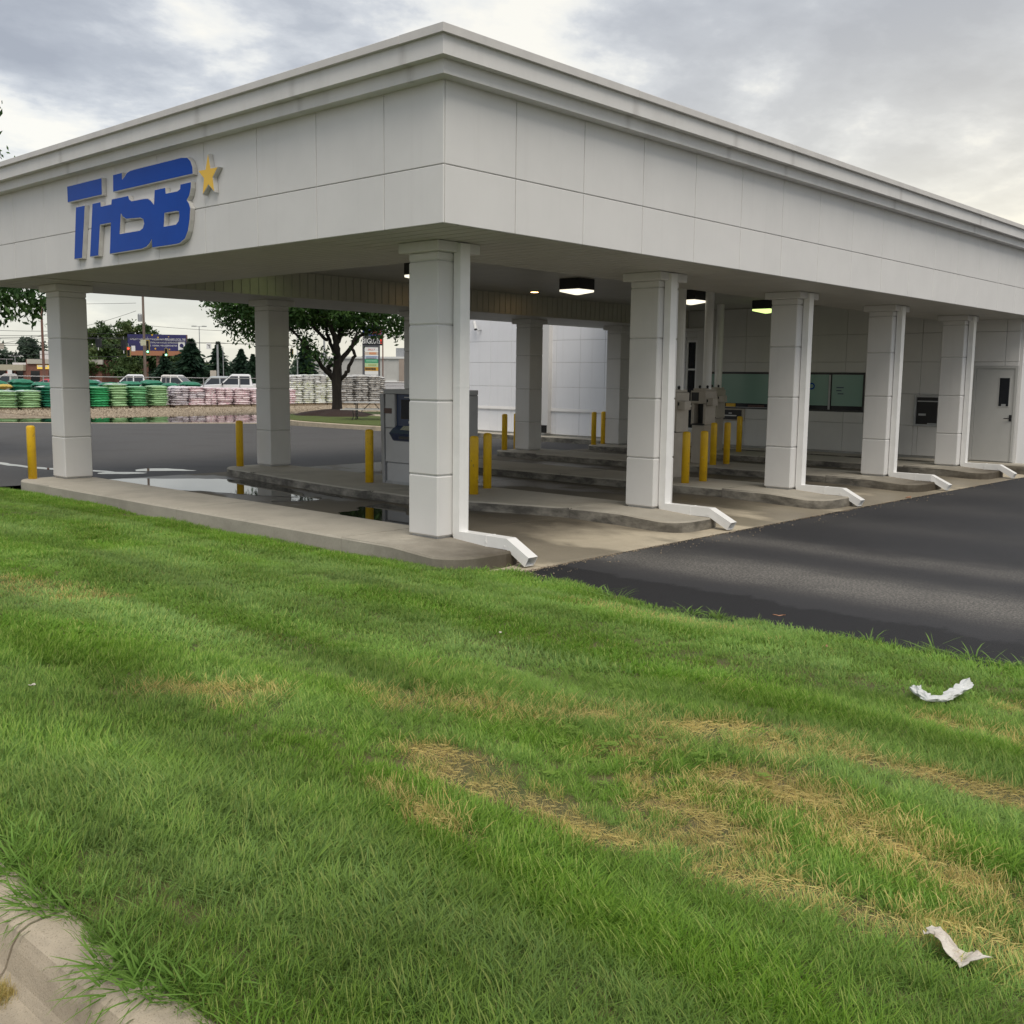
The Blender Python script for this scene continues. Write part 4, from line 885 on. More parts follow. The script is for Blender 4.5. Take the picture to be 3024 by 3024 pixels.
# ------------------------------------------------------------------ trees
def leaves(centres, radii, n, size, squash=1.0, droop=0.0, seed=1, clump=14, spread=0.35, zcut=None):
    r = np.random.default_rng(seed); vol = np.array([a[0]*a[1]*a[2] for a in radii])**0.8; vol = vol/vol.sum()
    k = max(1, n//clump); idx = r.choice(len(centres), k, p=vol)
    d = r.normal(size=(k, 3)); d /= np.linalg.norm(d, axis=1)[:, None]; rad = r.random(k)**0.45
    C = np.array(centres)[idx]+d*np.array(radii)[idx]*rad[:, None]
    tint_c = r.random(k)
    P = np.repeat(C, clump, 0)+r.normal(size=(k*clump, 3))*spread*np.array([1, 1, 0.7]); tint = np.repeat(tint_c, clump)*0.7+r.random(k*clump)*0.3
    if zcut is not None: keep = P[:, 2] > zcut; P = P[keep]; tint = tint[keep]
    m = len(P); s = size*(0.6+0.8*r.random(m))
    a = r.normal(size=(m, 3)); a[:, 2] -= droop; a /= np.linalg.norm(a, axis=1)[:, None]
    b = np.cross(a, r.normal(size=(m, 3))); b /= np.linalg.norm(b, axis=1)[:, None]
    v = np.stack([P-a*s[:, None], P+b*s[:, None]*.42, P+a*s[:, None], P-b*s[:, None]*.42], 1).reshape(-1, 3)
    return v, np.arange(4*m).reshape(m, 4), np.repeat(tint, 4)
def crown_obj(v, f, tint, mat, parent, name='crown'):
    me = np_mesh(name, v-np.array(world_of(parent)), f, [mat])
    at = me.attributes.new('tint', 'FLOAT', 'POINT'); at.data.foreach_set('value', tint.astype(np.float32))
    return add(name, me, parent)
fh = Vector((fw.x, fw.y, 0)).normalized(); rh = Vector((rt.x, rt.y, 0)).normalized()
# the shade tree on its grass island
B = Vector((23.64, 32.08, 0.05)); tree = thing('shade_tree', 'dark branching shade tree in a mulch ring on the grass island', 'tree', B)
sc = 0.20704*49.5/3119.25
def tp(u, v, d=0.0): return B+rh*((u-800)*sc)+Vector((0, 0, (1560-v)*sc))+fh*d
def limb(mb, pts, r0, r1, dd=0.0):
    P = [tp(u, v, dd*i/(len(pts)-1)) for i, (u, v) in enumerate(pts)]; n = len(P)
    Q = []
    for i in range(n-1):
        for s in range(3):
            t = s/3; p = P[i].lerp(P[i+1], t); Q.append(p+Vector(rng.normal(0, 0.015, 3)))
    Q.append(P[-1]); k = len(Q)
    mb.tube(Q, [r0+(r1-r0)*i/(k-1) for i in range(k)], 9)
m = MB()
m.tube([tp(800, 1600), tp(802, 1540), tp(803, 1400), tp(800, 1200), tp(800, 1060), tp(812, 900), tp(815, 760)], [0.36, 0.27, 0.225, 0.22, 0.255, 0.20, 0.185], 12)
limb(m, [(815, 780), (815, 640), (810, 520), (780, 430), (730, 300), (650, 200), (560, 80)], 0.18, 0.07, -0.8)
limb(m, [(822, 540), (850, 420), (852, 260), (880, 100), (900, -60)], 0.14, 0.06, 0.8)
limb(m, [(770, 1080), (690, 980), (620, 900), (560, 790), (450, 650), (330, 500), (200, 370), (90, 260)], 0.13, 0.035, -1.2)
limb(m, [(720, 960), (672, 930), (690, 880), (750, 850)], 0.10, 0.11)
limb(m, [(775, 720), (710, 570), (655, 430), (632, 280), (600, 100)], 0.10, 0.05, 0.6)
limb(m, [(680, 520), (620, 480), (540, 390), (480, 280), (390, 160), (280, 40)], 0.085, 0.045, -1.0)
limb(m, [(830, 860), (880, 760), (960, 660), (1050, 540), (1110, 450), (1250, 375), (1420, 330), (1560, 250)], 0.13, 0.04, 1.0)
limb(m, [(850, 1070), (910, 1030), (970, 950), (1010, 840), (1078, 740), (1050, 640), (1060, 540), (1130, 420)], 0.10, 0.06, -0.7)
limb(m, [(860, 470), (930, 430), (1010, 400), (1100, 300)], 0.06, 0.03, 0.5)
limb(m, [(560, 790), (500, 720), (430, 690), (370, 760)], 0.05, 0.02, -.8)
m.build('trunk', MT['bark'], tree, smooth=True)
cs = []; rs = []
def blob(u, v, d, ru, rv, rd): cs.append(tuple(tp(u, v, d))); rs.append((ru, rd, rv))
for u, v, d, ru, rv, rd in ((100, 60, 0, 2.3, 1.2, 2.2), (500, 40, -1, 2.2, 1.1, 2.4), (900, 30, .5, 2.3, 1.25, 2.6), (1300, 130, 1, 1.7, 1.2, 2.2), (1600, 270, 1, 1.2, 0.85, 1.4), (1680, 330, .5, .55, .5, .7), (-350, 60, -.5, 1.9, 1.6, 1.8), (-560, 150, -1, 0.9, 1.2, 1), (-420, 420, -1, 0.75, 0.75, .8), (-260, 520, -.8, .5, .55, .6), (-700, 40, -1, 0.8, .7, .8),
                            (420, 560, -1, 0.55, 0.42, .5), (560, 620, -.8, .35, .3, .4), (390, 800, -.9, .45, .42, .4), (440, 920, -.8, .22, .30, .2), (690, 800, -.5, .22, .14, .2), (500, 690, -.9, .5, .3, .5), (1120, 540, -.6, .25, .2, .3), (1000, 300, 0, 1.0, .5, 1.2), (700, 250, 0.5, .9, .5, 1), (200, 300, -1, .8, .55, .9), (330, 250, 0, .7, .4, .8),
                            (300, -400, 0, 4.3, 2.6, 4.2), (1000, -450, 0, 4.0, 2.8, 4.2), (600, -900, 0, 3.6, 2.4, 3.6), (-300, -300, 0, 2.6, 2.2, 2.8), (1500, -200, 0, 2.2, 1.8, 2.6)): blob(u, v, d, ru, rv, rd)
crown_obj(*leaves(cs[:22], rs[:22], 15500, 0.105, seed=5, clump=12, spread=0.22, droop=0.5), MT['leaf'], tree)
crown_obj(*leaves(cs[22:], rs[22:], 8000, 0.16, seed=6, clump=12, spread=0.35), MT['leaf'], tree)
# tree at the left edge, beyond the canopy end
B2 = Vector((0.8, 19.6, -0.2)); t2 = thing('maple_tree', 'broad leaved tree at the left edge, its crown showing above and below the canopy', 'tree', B2)
m = MB(); m.tube([B2, B2+Vector((.05, 0, 1.5)), B2+Vector((.1, .1, 3)), B2+Vector((0.3, -.1, 5.5))], [0.3, .22, .2, .1], 10)
m.tube([B2+Vector((.1, .1, 2.6)), B2+Vector((1.2, -.8, 3.6)), B2+Vector((2.0, -1.6, 3.9))], [.1, .06, .02], 7); m.build('trunk', MT['bark'], t2, smooth=True)
def LT(px_l, z, D): # lateral metres from the view axis, height, depth
    return tuple(Vector((CAM.x, CAM.y, 0))+fh*D+rh*px_l+Vector((0, 0, z)))
cs = [LT(-12.1, 3.65, 24), LT(-11.3, 3.45, 24), LT(-10.75, 3.45, 24), LT(-11.0, 4.3, 24.2), LT(-12.6, 5.6, 24.5), LT(-12.9, 6.9, 24.5), LT(-14.2, 5.5, 25), LT(-13.3, 4.2, 24.5), LT(-14, 8, 25)]
rs = [(.9, .8, .75), (.75, .7, .62), (.5, .6, .6), (.7, .8, .4), (1.1, 1.2, 1.2), (1.25, 1.2, .9), (2, 2, 2), (1.2, 1.2, .8), (1.8, 1.8, 1.2)]
crown_obj(*leaves(cs, rs, 16000, 0.085, seed=8, clump=10, spread=0.16, droop=1.0), MT['leaf'], t2)
def dec_tree(x, y, h, w, label, seed, n=2600, mat='leaf2', size=0.42, low=0.12, nm='deciduous_tree', group='tall deciduous trees behind the billboard'):
    r = np.random.default_rng(seed); t = thing(nm, label, 'tree', (x, y, -0.25), 0, group)
    b = Vector((x, y, -0.25)); m = MB(); m.tube([b, b+Vector((0, 0, h*.3)), b+Vector((.2, .1, h*.7))], [w*.05, w*.04, w*.02], 7)
    for k in range(4):
        a = r.random()*6.28; m.tube([b+Vector((0, 0, h*.3)), b+Vector((math.cos(a)*w*.25, math.sin(a)*w*.25, h*.6))], [w*.025, w*.01], 5)
    m.build('trunk', MT['bark'], t)
    cs = []; rs = []
    for k in range(11):
        a = r.random()*6.28; q = r.random()**.5; z = h*(low+0.12+0.70*r.random()); ww = w*.5*(1-0.55*abs(z/h-.45))
        cs.append((x+math.cos(a)*q*ww*.75, y+math.sin(a)*q*ww*.75, z)); rr = w*(.15+.12*r.random()); rs.append((rr, rr, rr*.8))
    cs.append((x, y, h*.5)); rs.append((w*.36, w*.36, h*.36))
    crown_obj(*leaves(cs, rs, n, size, seed=seed, clump=16, spread=w*.045), MT[mat], t)
def conifer(x, y, h, w, label, seed, n=2600, group='dark conifers right of the billboard'):
    r = np.random.default_rng(seed); t = thing('conifer_tree', label, 'tree', (x, y, -0.25), 0, group)
    b = Vector((x, y, -0.25)); m = MB(); m.tube([b, b+Vector((0, 0, h*.97))], [w*.035, .03], 6); m.build('trunk', MT['bark'], t)
    k = n//9; tt = np.repeat(r.random(k)**0.75, 9); an = np.repeat(r.random(k)*6.283, 9)+r.normal(0, .10, k*9); lay = np.floor(tt*13)/13
    rad = np.repeat(0.35+0.65*r.random(k), 9)*(w*.5)*(1-tt)**0.9*(0.9+0.35*np.sin(tt*13*6.28)); rad = rad*(0.35+0.65*r.random(k*9))*(1+.28*np.sin(an*3+seed)+.20*np.sin(an*5+tt*9+seed*2))
    P = np.stack([x+np.cos(an)*rad, y+np.sin(an)*rad, -0.1+h*(0.06+0.94*tt)-rad*0.22+r.normal(0, .06, k*9)], 1); mm = len(P)
    s = w*.055*(.6+.8*r.random(mm)); a = np.stack([np.cos(an), np.sin(an), -0.35+0*an], 1)+r.normal(0, .25, (mm, 3)); a /= np.linalg.norm(a, axis=1)[:, None]
    bb = np.cross(a, r.normal(size=(mm, 3))); bb /= np.linalg.norm(bb, axis=1)[:, None]
    v = np.stack([P-a*s[:, None], P+bb*s[:, None]*.3, P+a*s[:, None], P-bb*s[:, None]*.3], 1).reshape(-1, 3)
    crown_obj(v, np.arange(4*mm).reshape(mm, 4), np.repeat(np.repeat(r.random(k), 9), 4), MT['needle'], t)
for x, y, h, w, s, lab in ((106.5, 233.5, 11.6, 10, 21, 'green tree left of the billboard, next to the far left column'), (110.6, 231, 13.2, 9, 22, 'tall green tree behind the hanging signal at the billboard left'), (114.5, 227.5, 14.4, 9, 23, 'tallest yellow-green tree directly behind the utility pole'),
                           (118, 223.5, 13.4, 8, 24, 'green tree just above the left half of the billboard'), (103.5, 205, 5.2, 8, 26, 'low bright bush tree under the billboard left of its post'), (113, 196, 5.4, 8.5, 27, 'low tree under the billboard right of its post'), (100, 212, 8.0, 9, 28, 'dark mid-height tree at the right edge of the far left column'), (120.5, 219.5, 9, 9, 29, 'round tree hidden behind the billboard centre')):
    dec_tree(x, y, h, w, lab, s, n=4200 if h > 9 else 3000)
for x, y, h, w, s, lab in ((94.6, 165.3, 8.0, 7.8, 31, 'broad dark conifer at the right end of the billboard'), (97.9, 161.7, 7.6, 5.2, 32, 'dark conifer under the left-turn sign'), (106.3, 167.3, 6.6, 5.6, 33, 'smaller dark conifer between the turn sign and the second left column'), (104.0, 160.0, 5.6, 4.6, 34, 'dark conifer at the left edge of the second left column'),
                           (100.5, 139.5, 8.2, 5.0, 35, 'dark conifer just right of the second left column'), (91.2, 168.7, 5.4, 5.0, 36, 'low conifer in front of the billboard right part')):
    conifer(x, y, h, w*1.45, lab, s, 6000)
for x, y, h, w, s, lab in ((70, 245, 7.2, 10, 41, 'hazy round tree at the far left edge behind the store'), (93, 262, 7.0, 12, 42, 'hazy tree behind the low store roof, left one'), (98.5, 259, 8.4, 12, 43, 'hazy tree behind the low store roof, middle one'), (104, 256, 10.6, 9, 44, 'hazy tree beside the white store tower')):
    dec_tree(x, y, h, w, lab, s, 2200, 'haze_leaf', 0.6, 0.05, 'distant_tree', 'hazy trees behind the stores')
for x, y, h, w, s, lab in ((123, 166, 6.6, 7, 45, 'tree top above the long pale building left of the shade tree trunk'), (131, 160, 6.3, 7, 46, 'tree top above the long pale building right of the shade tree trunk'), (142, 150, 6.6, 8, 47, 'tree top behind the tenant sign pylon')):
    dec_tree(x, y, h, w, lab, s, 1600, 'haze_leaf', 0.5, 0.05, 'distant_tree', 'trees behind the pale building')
# far wooded horizon reading as one mass
r = np.random.default_rng(50); cs = []; rs = []
for k in range(150):
    a = R(20+60*k/149); D = 520+r.random()*60; cs.append((CAM.x+math.cos(a)*D, CAM.y+math.sin(a)*D, 2+2*r.random())); rs.append((9, 9, 4+3*r.random()))
v, f, ti = leaves(cs, rs, 16000, 1.3, seed=51, clump=16, spread=1.6)
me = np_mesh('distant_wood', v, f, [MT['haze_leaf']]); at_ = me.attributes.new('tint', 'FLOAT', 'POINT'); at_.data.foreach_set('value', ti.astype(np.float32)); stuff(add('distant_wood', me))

# ------------------------------------------------------------------ pallets of bagged goods
def bag_mesh(name, mat, seed):
    r = np.random.default_rng(seed); V = []; F = []; n = 9; mrow = 7
    for side in (1, -1):
        for i in range(n):
            for j in range(mrow):
                u = 2*i/(n-1)-1; v = 2*j/(mrow-1)-1
                e = (max(0, 1-abs(u)**2.6)*max(0, 1-abs(v)**2.6))**.5
                V.append((u*.5*(1-.03*(1-abs(v))), v*.5*(1-.03*(1-abs(u))), side*.5*e*(0.9+.2*r.random())+r.normal(0, .03)))
    N_ = n*mrow
    for s in range(2):
        for i in range(n-1):
            for j in range(mrow-1):
                q = (s*N_+i*mrow+j, s*N_+(i+1)*mrow+j, s*N_+(i+1)*mrow+j+1, s*N_+i*mrow+j+1); F.append(q if s == 0 else q[::-1])
    return np_mesh(name, np.array(V), F, [mat], smooth=True)
def bagmat(nm, a, b, streak=None):
    m, bb = newmat(nm); oi = N('ShaderNodeObjectInfo').outputs['Random']; v = POS()
    f = M2('ADD', M2('MULTIPLY', oi, 0.35), M2('MULTIPLY', RAMP(NOISE(v, 4.5, 4, 0.6, (1, 1, 1.6)), [(0.35, 0.0), (0.68, 1.0)]), 0.65), clamp=True)
    c = MIX(f, a, b)
    if streak: c = MIX(RAMP(NOISE(v, 7, 3, 0.5, (1, 1, 3)), [(0.56, 0.0), (0.62, 1.0)]), c, streak)
    setp(bb, c, 0.35); BUMP(NOISE(v, 14, 4), bb, 0.5, 0.03); return m
BG = {'lg': bagmat('bag_light_green', (0.40, 0.60, 0.34), (0.30, 0.50, 0.26)), 'g': bagmat('bag_green', (0.03, 0.34, 0.11), (0.08, 0.42, 0.19)), 'mg': bagmat('bag_mid_green', (0.22, 0.50, 0.26), (0.12, 0.38, 0.17)), 'dg': bagmat('bag_dark_green', (0.016, 0.15, 0.085), (0.035, 0.22, 0.13)),
      'p': bagmat('bag_pink', (0.78, 0.64, 0.67), (0.82, 0.76, 0.77), (0.66, 0.36, 0.44)), 'w': bagmat('bag_white', (0.78, 0.79, 0.77), (0.68, 0.70, 0.68), (0.66, 0.70, 0.38)), 'k': bagmat('bag_grey', (0.42, 0.41, 0.39), (0.56, 0.55, 0.53), (0.13, 0.14, 0.16)), 'm': bagmat('bag_mauve', (0.58, 0.54, 0.58), (0.70, 0.66, 0.69), (0.42, 0.33, 0.38)), 'y': bagmat('bag_yellow', (0.62, 0.45, 0.10), (0.5, 0.36, 0.08)),
      'white': bagmat('bag_plain_white', (0.70, 0.70, 0.69), (0.62, 0.63, 0.63)), 'film': bagmat('wrap_film', (0.62, 0.70, 0.66), (0.45, 0.60, 0.52))}
BM = {k: [bag_mesh('bag', v, i+3*j) for j in range(3)] for i, (k, v) in enumerate(BG.items())}
pal = MB()
for k in range(3): pal.box(-.55, -.5+.43*k, 0, .55, -.42+.43*k, .09)
for k in range(6): pal.box(-.55+.2*k, -.5, .09, -.45+.2*k, .5, .11)
MT['pallet'] = simple('pallet_wood', (0.26, 0.20, 0.13), (0.18, 0.14, 0.10), 6, 0.9)
pal_me = np_mesh('pallet', np.array(pal.V), pal.F, [MT['pallet']])
rs_ = random.Random(5)
def stack(x0, x1, y, zt, kinds, label, layers=None, film=True, group='pallets of bagged goods', depth=1.15, z0=-0.19):
    w = x1-x0; t = thing('bag_stack', label, 'bag stack', ((x0+x1)/2, y+depth/2, z0), rs_.uniform(-.04, .04), group)
    p = add('pallet', pal_me, t); p.scale = (w/1.12, depth/1.02, 1)
    h = zt-z0-0.16; n = layers or max(4, round(h/0.135)); dz = h/n
    for i in range(n):
        kd = kinds if isinstance(kinds, str) else kinds[min(int(i/n*len(kinds)), len(kinds)-1)]
        two = kd in ('p', 'w', 'm', 'k', 'white') and rs_.random() < .5
        for q in range(2):
            for hx_ in ((-.25, .25) if two and q == 0 else (0,)):
                o = add('bag', rs_.choice(BM[kd]), t, (hx_*w+rs_.uniform(-.03, .03), (q-.5)*depth*.48+rs_.uniform(-.03, .03), 0.11+dz*(i+.5)))
                o.scale = (w*(.53 if two and q == 0 else 1)*rs_.uniform(.94, 1.06), depth*.53*rs_.uniform(.95, 1.06), dz*(1.75 if kd in ('p', 'w', 'm', 'white') else 1.62)*rs_.uniform(.9, 1.12))
                o.rotation_euler = (rs_.uniform(-.03, .03), rs_.uniform(-.04, .04), rs_.choice((0, PI))+rs_.uniform(-.04, .04))
    if film:
        o = add('wrap', BM['film' if film is True else film][0], t, (0, 0, h+0.10)); o.scale = (w*1.0, depth*1.0, .13)
ST_ = [(15.30, 16.34, 50.0, .86, 'lg', 'light green bag stack cut by the left edge of the view', True), (16.57, 17.64, 50.0, .87, 'lg', 'light green bag stack left of the far left column', True), (17.82, 18.9, 50.3, 1.09, 'dg', 'dark green bag stack running behind the far left column', True),
       (19.45, 20.55, 50.6, 1.1, 'dg', 'dark green bag stack emerging right of the far left column', True), (20.66, 21.62, 50.2, 1.06, 'g', 'vivid green bag stack, first bright one right of the far left column', 'mg'), (21.74, 22.75, 50.3, 1.24, 'lg', 'tall pale green bag stack with white wrap on top', True),
       (22.98, 23.95, 50.3, 1.09, 'mg', 'mid green bag stack between two pale green ones', 'mg'), (24.25, 25.34, 50.3, 1.13, 'lg', 'pale green bag stack at the right end of the green row', 'lg'),
       (25.42, 26.1, 51.6, .72, 'm', 'short mauve bag stack in the gap after the green row', 'p'), (26.14, 27.07, 51.0, 1.09, 'm', 'greyish mauve bag stack, first of the pink row', False), (27.10, 28.2, 51.0, 1.07, ['p', 'm', 'p'], 'pink and white bag stack, second of the pink row', 'p'), (28.24, 29.0, 51.0, 1.03, 'p', 'narrow pink bag stack, third of the pink row', 'p'),
       (29.05, 30.17, 51.0, 1.0, 'p', 'pink bag stack, fourth of the pink row', 'p'), (30.27, 31.47, 51.0, 1.0, 'p', 'pink bag stack just left of the second left column', 'p'), (31.57, 32.7, 51.0, .97, 'p', 'pink bag stack passing behind the second left column', 'p'), (32.8, 33.9, 51.2, .97, 'p', 'pink bag stack mostly hidden by the second left column', 'p'), (34.0, 35.15, 51.2, .95, 'p', 'pink bag stack right beside the tall white stacks', 'p'),
       (35.30, 36.30, 52.0, 1.86, ['w', 'w', 'w', 'white'], 'tall white and yellow bag stack, left one of its group', 'w'), (36.36, 37.26, 52.0, 1.90, ['w', 'w', 'w', 'white'], 'tall white and yellow bag stack, middle one of its group', 'w'), (37.32, 38.3, 52.0, 1.91, ['w', 'w', 'white'], 'tall white bag stack beside the shade tree trunk', 'w'), (38.36, 39.4, 52.0, 1.86, 'w', 'white bag stack hidden behind the shade tree trunk', 'w'),
       (39.5, 40.65, 52.0, 1.90, 'k', 'tall grey bag stack just right of the shade tree trunk', False), (40.9, 42.05, 52.0, 1.94, 'k', 'tall grey bag stack between two other grey ones', False), (42.15, 43.2, 52.0, 1.92, 'k', 'tall grey bag stack above the picnic table end', False), (43.25, 44.2, 52.6, 1.85, 'k', 'tall grey bag stack at the right end of the grey group', False)]
for a, b, y, zt, kd, lab, fl in ST_: stack(a, b, y, zt, kd, lab, film=fl, layers=None if kd != 'k' else 13)
for k in range(11):
    x = 15.2+1.36*k; stack(x, x+1.12, 54.2+.2*(k % 2), 1.24+.16*((k*7) % 3)/2, 'dg', ['dark green stack in the back row above the leftmost pale stack', 'dark green stack in the back row left of the far left column', 'dark green stack in the back row beside the yellow bag', 'dark green stack in the back row behind the far left column', 'dark green stack in the back row at that column right side', 'dark green stack in the back row above the vivid green one', 'dark green stack in the back row below the left white pickup', 'dark green stack in the back row above the mid green one',
        'dark green stack in the back row above the end of the green row', 'dark green stack in the back row right of the pale green row end', 'dark green stack in the back row below the billboard post', 'dark green stack in the back row below the white van cab', 'dark green stack in the back row left of the big white pickup', 'dark green stack in the back row at the big pickup grille', 'dark green stack in the back row under the big white pickup'][k], layers=6, film=False, group='dark green stacks of the back row')
t = thing('yellow_bag', 'yellow bag lying on the green stacks near the left edge', 'bag', (16.9, 53.0, 1.02)); o = add('bag', BM['y'][0], t); o.scale = (.8, .5, .28)
# stack of wrapped boards
t = thing('board_stack', 'low silver-grey wrapped board stack beyond the cash machine', 'board stack', (48, 56.5, -0.19))
m = MB()
for k in range(5): m.box(46.9+.05*(k % 2), 56, -0.1+.3*k, 49.2-.05*(k % 3), 57.4, .18+.3*k, bev=.03)
m.build('wrapped_boards', bagmat('board_wrap', (0.52, 0.53, 0.55), (0.42, 0.43, 0.46)), t)
m = MB(); m.box(46.85, 55.95, 1.39, 49.2, 57.45, 1.44, bev=.02); m.build('wrap', MT['white'], t)
# loose stones on the gravel strip
r = np.random.default_rng(60); V = []; F = []
oct_v = np.array([(1, 0, 0), (-1, 0, 0), (0, 1, 0), (0, -1, 0), (0, 0, 1), (0, 0, -1)], float); oct_f = np.array([(0, 2, 4), (2, 1, 4), (1, 3, 4), (3, 0, 4), (2, 0, 5), (1, 2, 5), (3, 1, 5), (0, 3, 5)])
n = 5200; P = np.stack([14+26*r.random(n), 38.4+11*r.random(n)**1.2, np.full(n, -0.185)], 1); s = 0.05+0.07*r.random((n, 1, 1))*np.array([1, 1, .6])
vv = (P[:, None, :]+oct_v[None]*s*(0.7+.6*r.random((n, 6, 1)))).reshape(-1, 3); ff = (oct_f[None]+6*np.arange(n)[:, None, None]).reshape(-1, 3)
stuff(add('loose_stones', np_mesh('loose_stones', vv, ff, [simple('gravel_stone', (0.42, 0.35, 0.26), (0.20, 0.155, 0.11), 5, 0.85)])))

# ------------------------------------------------------------------ picnic table
t = thing('picnic_table', 'folding picnic table with attached benches on the tree island', 'picnic table', (21.6, 27.4, 0.0))
ax = (Vector((23.2, 25.6, 0))-Vector((20.87, 27.9, 0))).normalized(); ay = Vector((-ax.y, ax.x, 0)); o0 = Vector((21.75, 27.25, 0))
def tb(mb, a0, b0, z0, a1, b1, z1):
    V = []
    for z in (z0, z1):
        for a, b in ((a0, b0), (a1, b0), (a1, b1), (a0, b1)): p = o0+ax*a+ay*b; V.append((p.x, p.y, z))
    mb.add(V, [(3, 2, 1, 0), (4, 5, 6, 7), (0, 1, 5, 4), (1, 2, 6, 5), (2, 3, 7, 6), (3, 0, 4, 7)])
def tpnt(a, b, z): p = o0+ax*a+ay*b; return (p.x, p.y, z)
MT['granite'] = simple('table_plastic', (0.50, 0.50, 0.50), (0.42, 0.42, 0.42), 20, 0.55)
m = MB(); tb(m, -1.15, -.38, .70, .95, .38, .745); m.build('tabletop', MT['granite'], t)
for b in (-.75, .75): m = MB(); tb(m, -1.25, b-.13, .42, .95, b+.13, .455); m.build('bench', MT['granite'], t)
for a in (-.65, .55):
    m = MB(); m.tube([tpnt(a, -.3, .70), tpnt(a, -.3, 0)], .022, 7); m.tube([tpnt(a, .3, .70), tpnt(a, .3, 0)], .022, 7); m.tube([tpnt(a, -.3, .3), tpnt(a, .3, .3)], .018, 7); m.build('leg', MT['dark'], t)
    for b in (-.75, .75): m = MB(); m.tube([tpnt(a-.1, b, .42), tpnt(a-.05, b, .2), tpnt(a-.12, b, 0)], .018, 7); m.build('bench_leg', MT['dark'], t)
m = MB(); m.tube([tpnt(-.65, -.3, .12), tpnt(-.1, 0, .68)], .016, 6); m.tube([tpnt(.55, -.3, .2), tpnt(.1, 0, .68)], .016, 6); m.build('brace', MT['dark'], t)

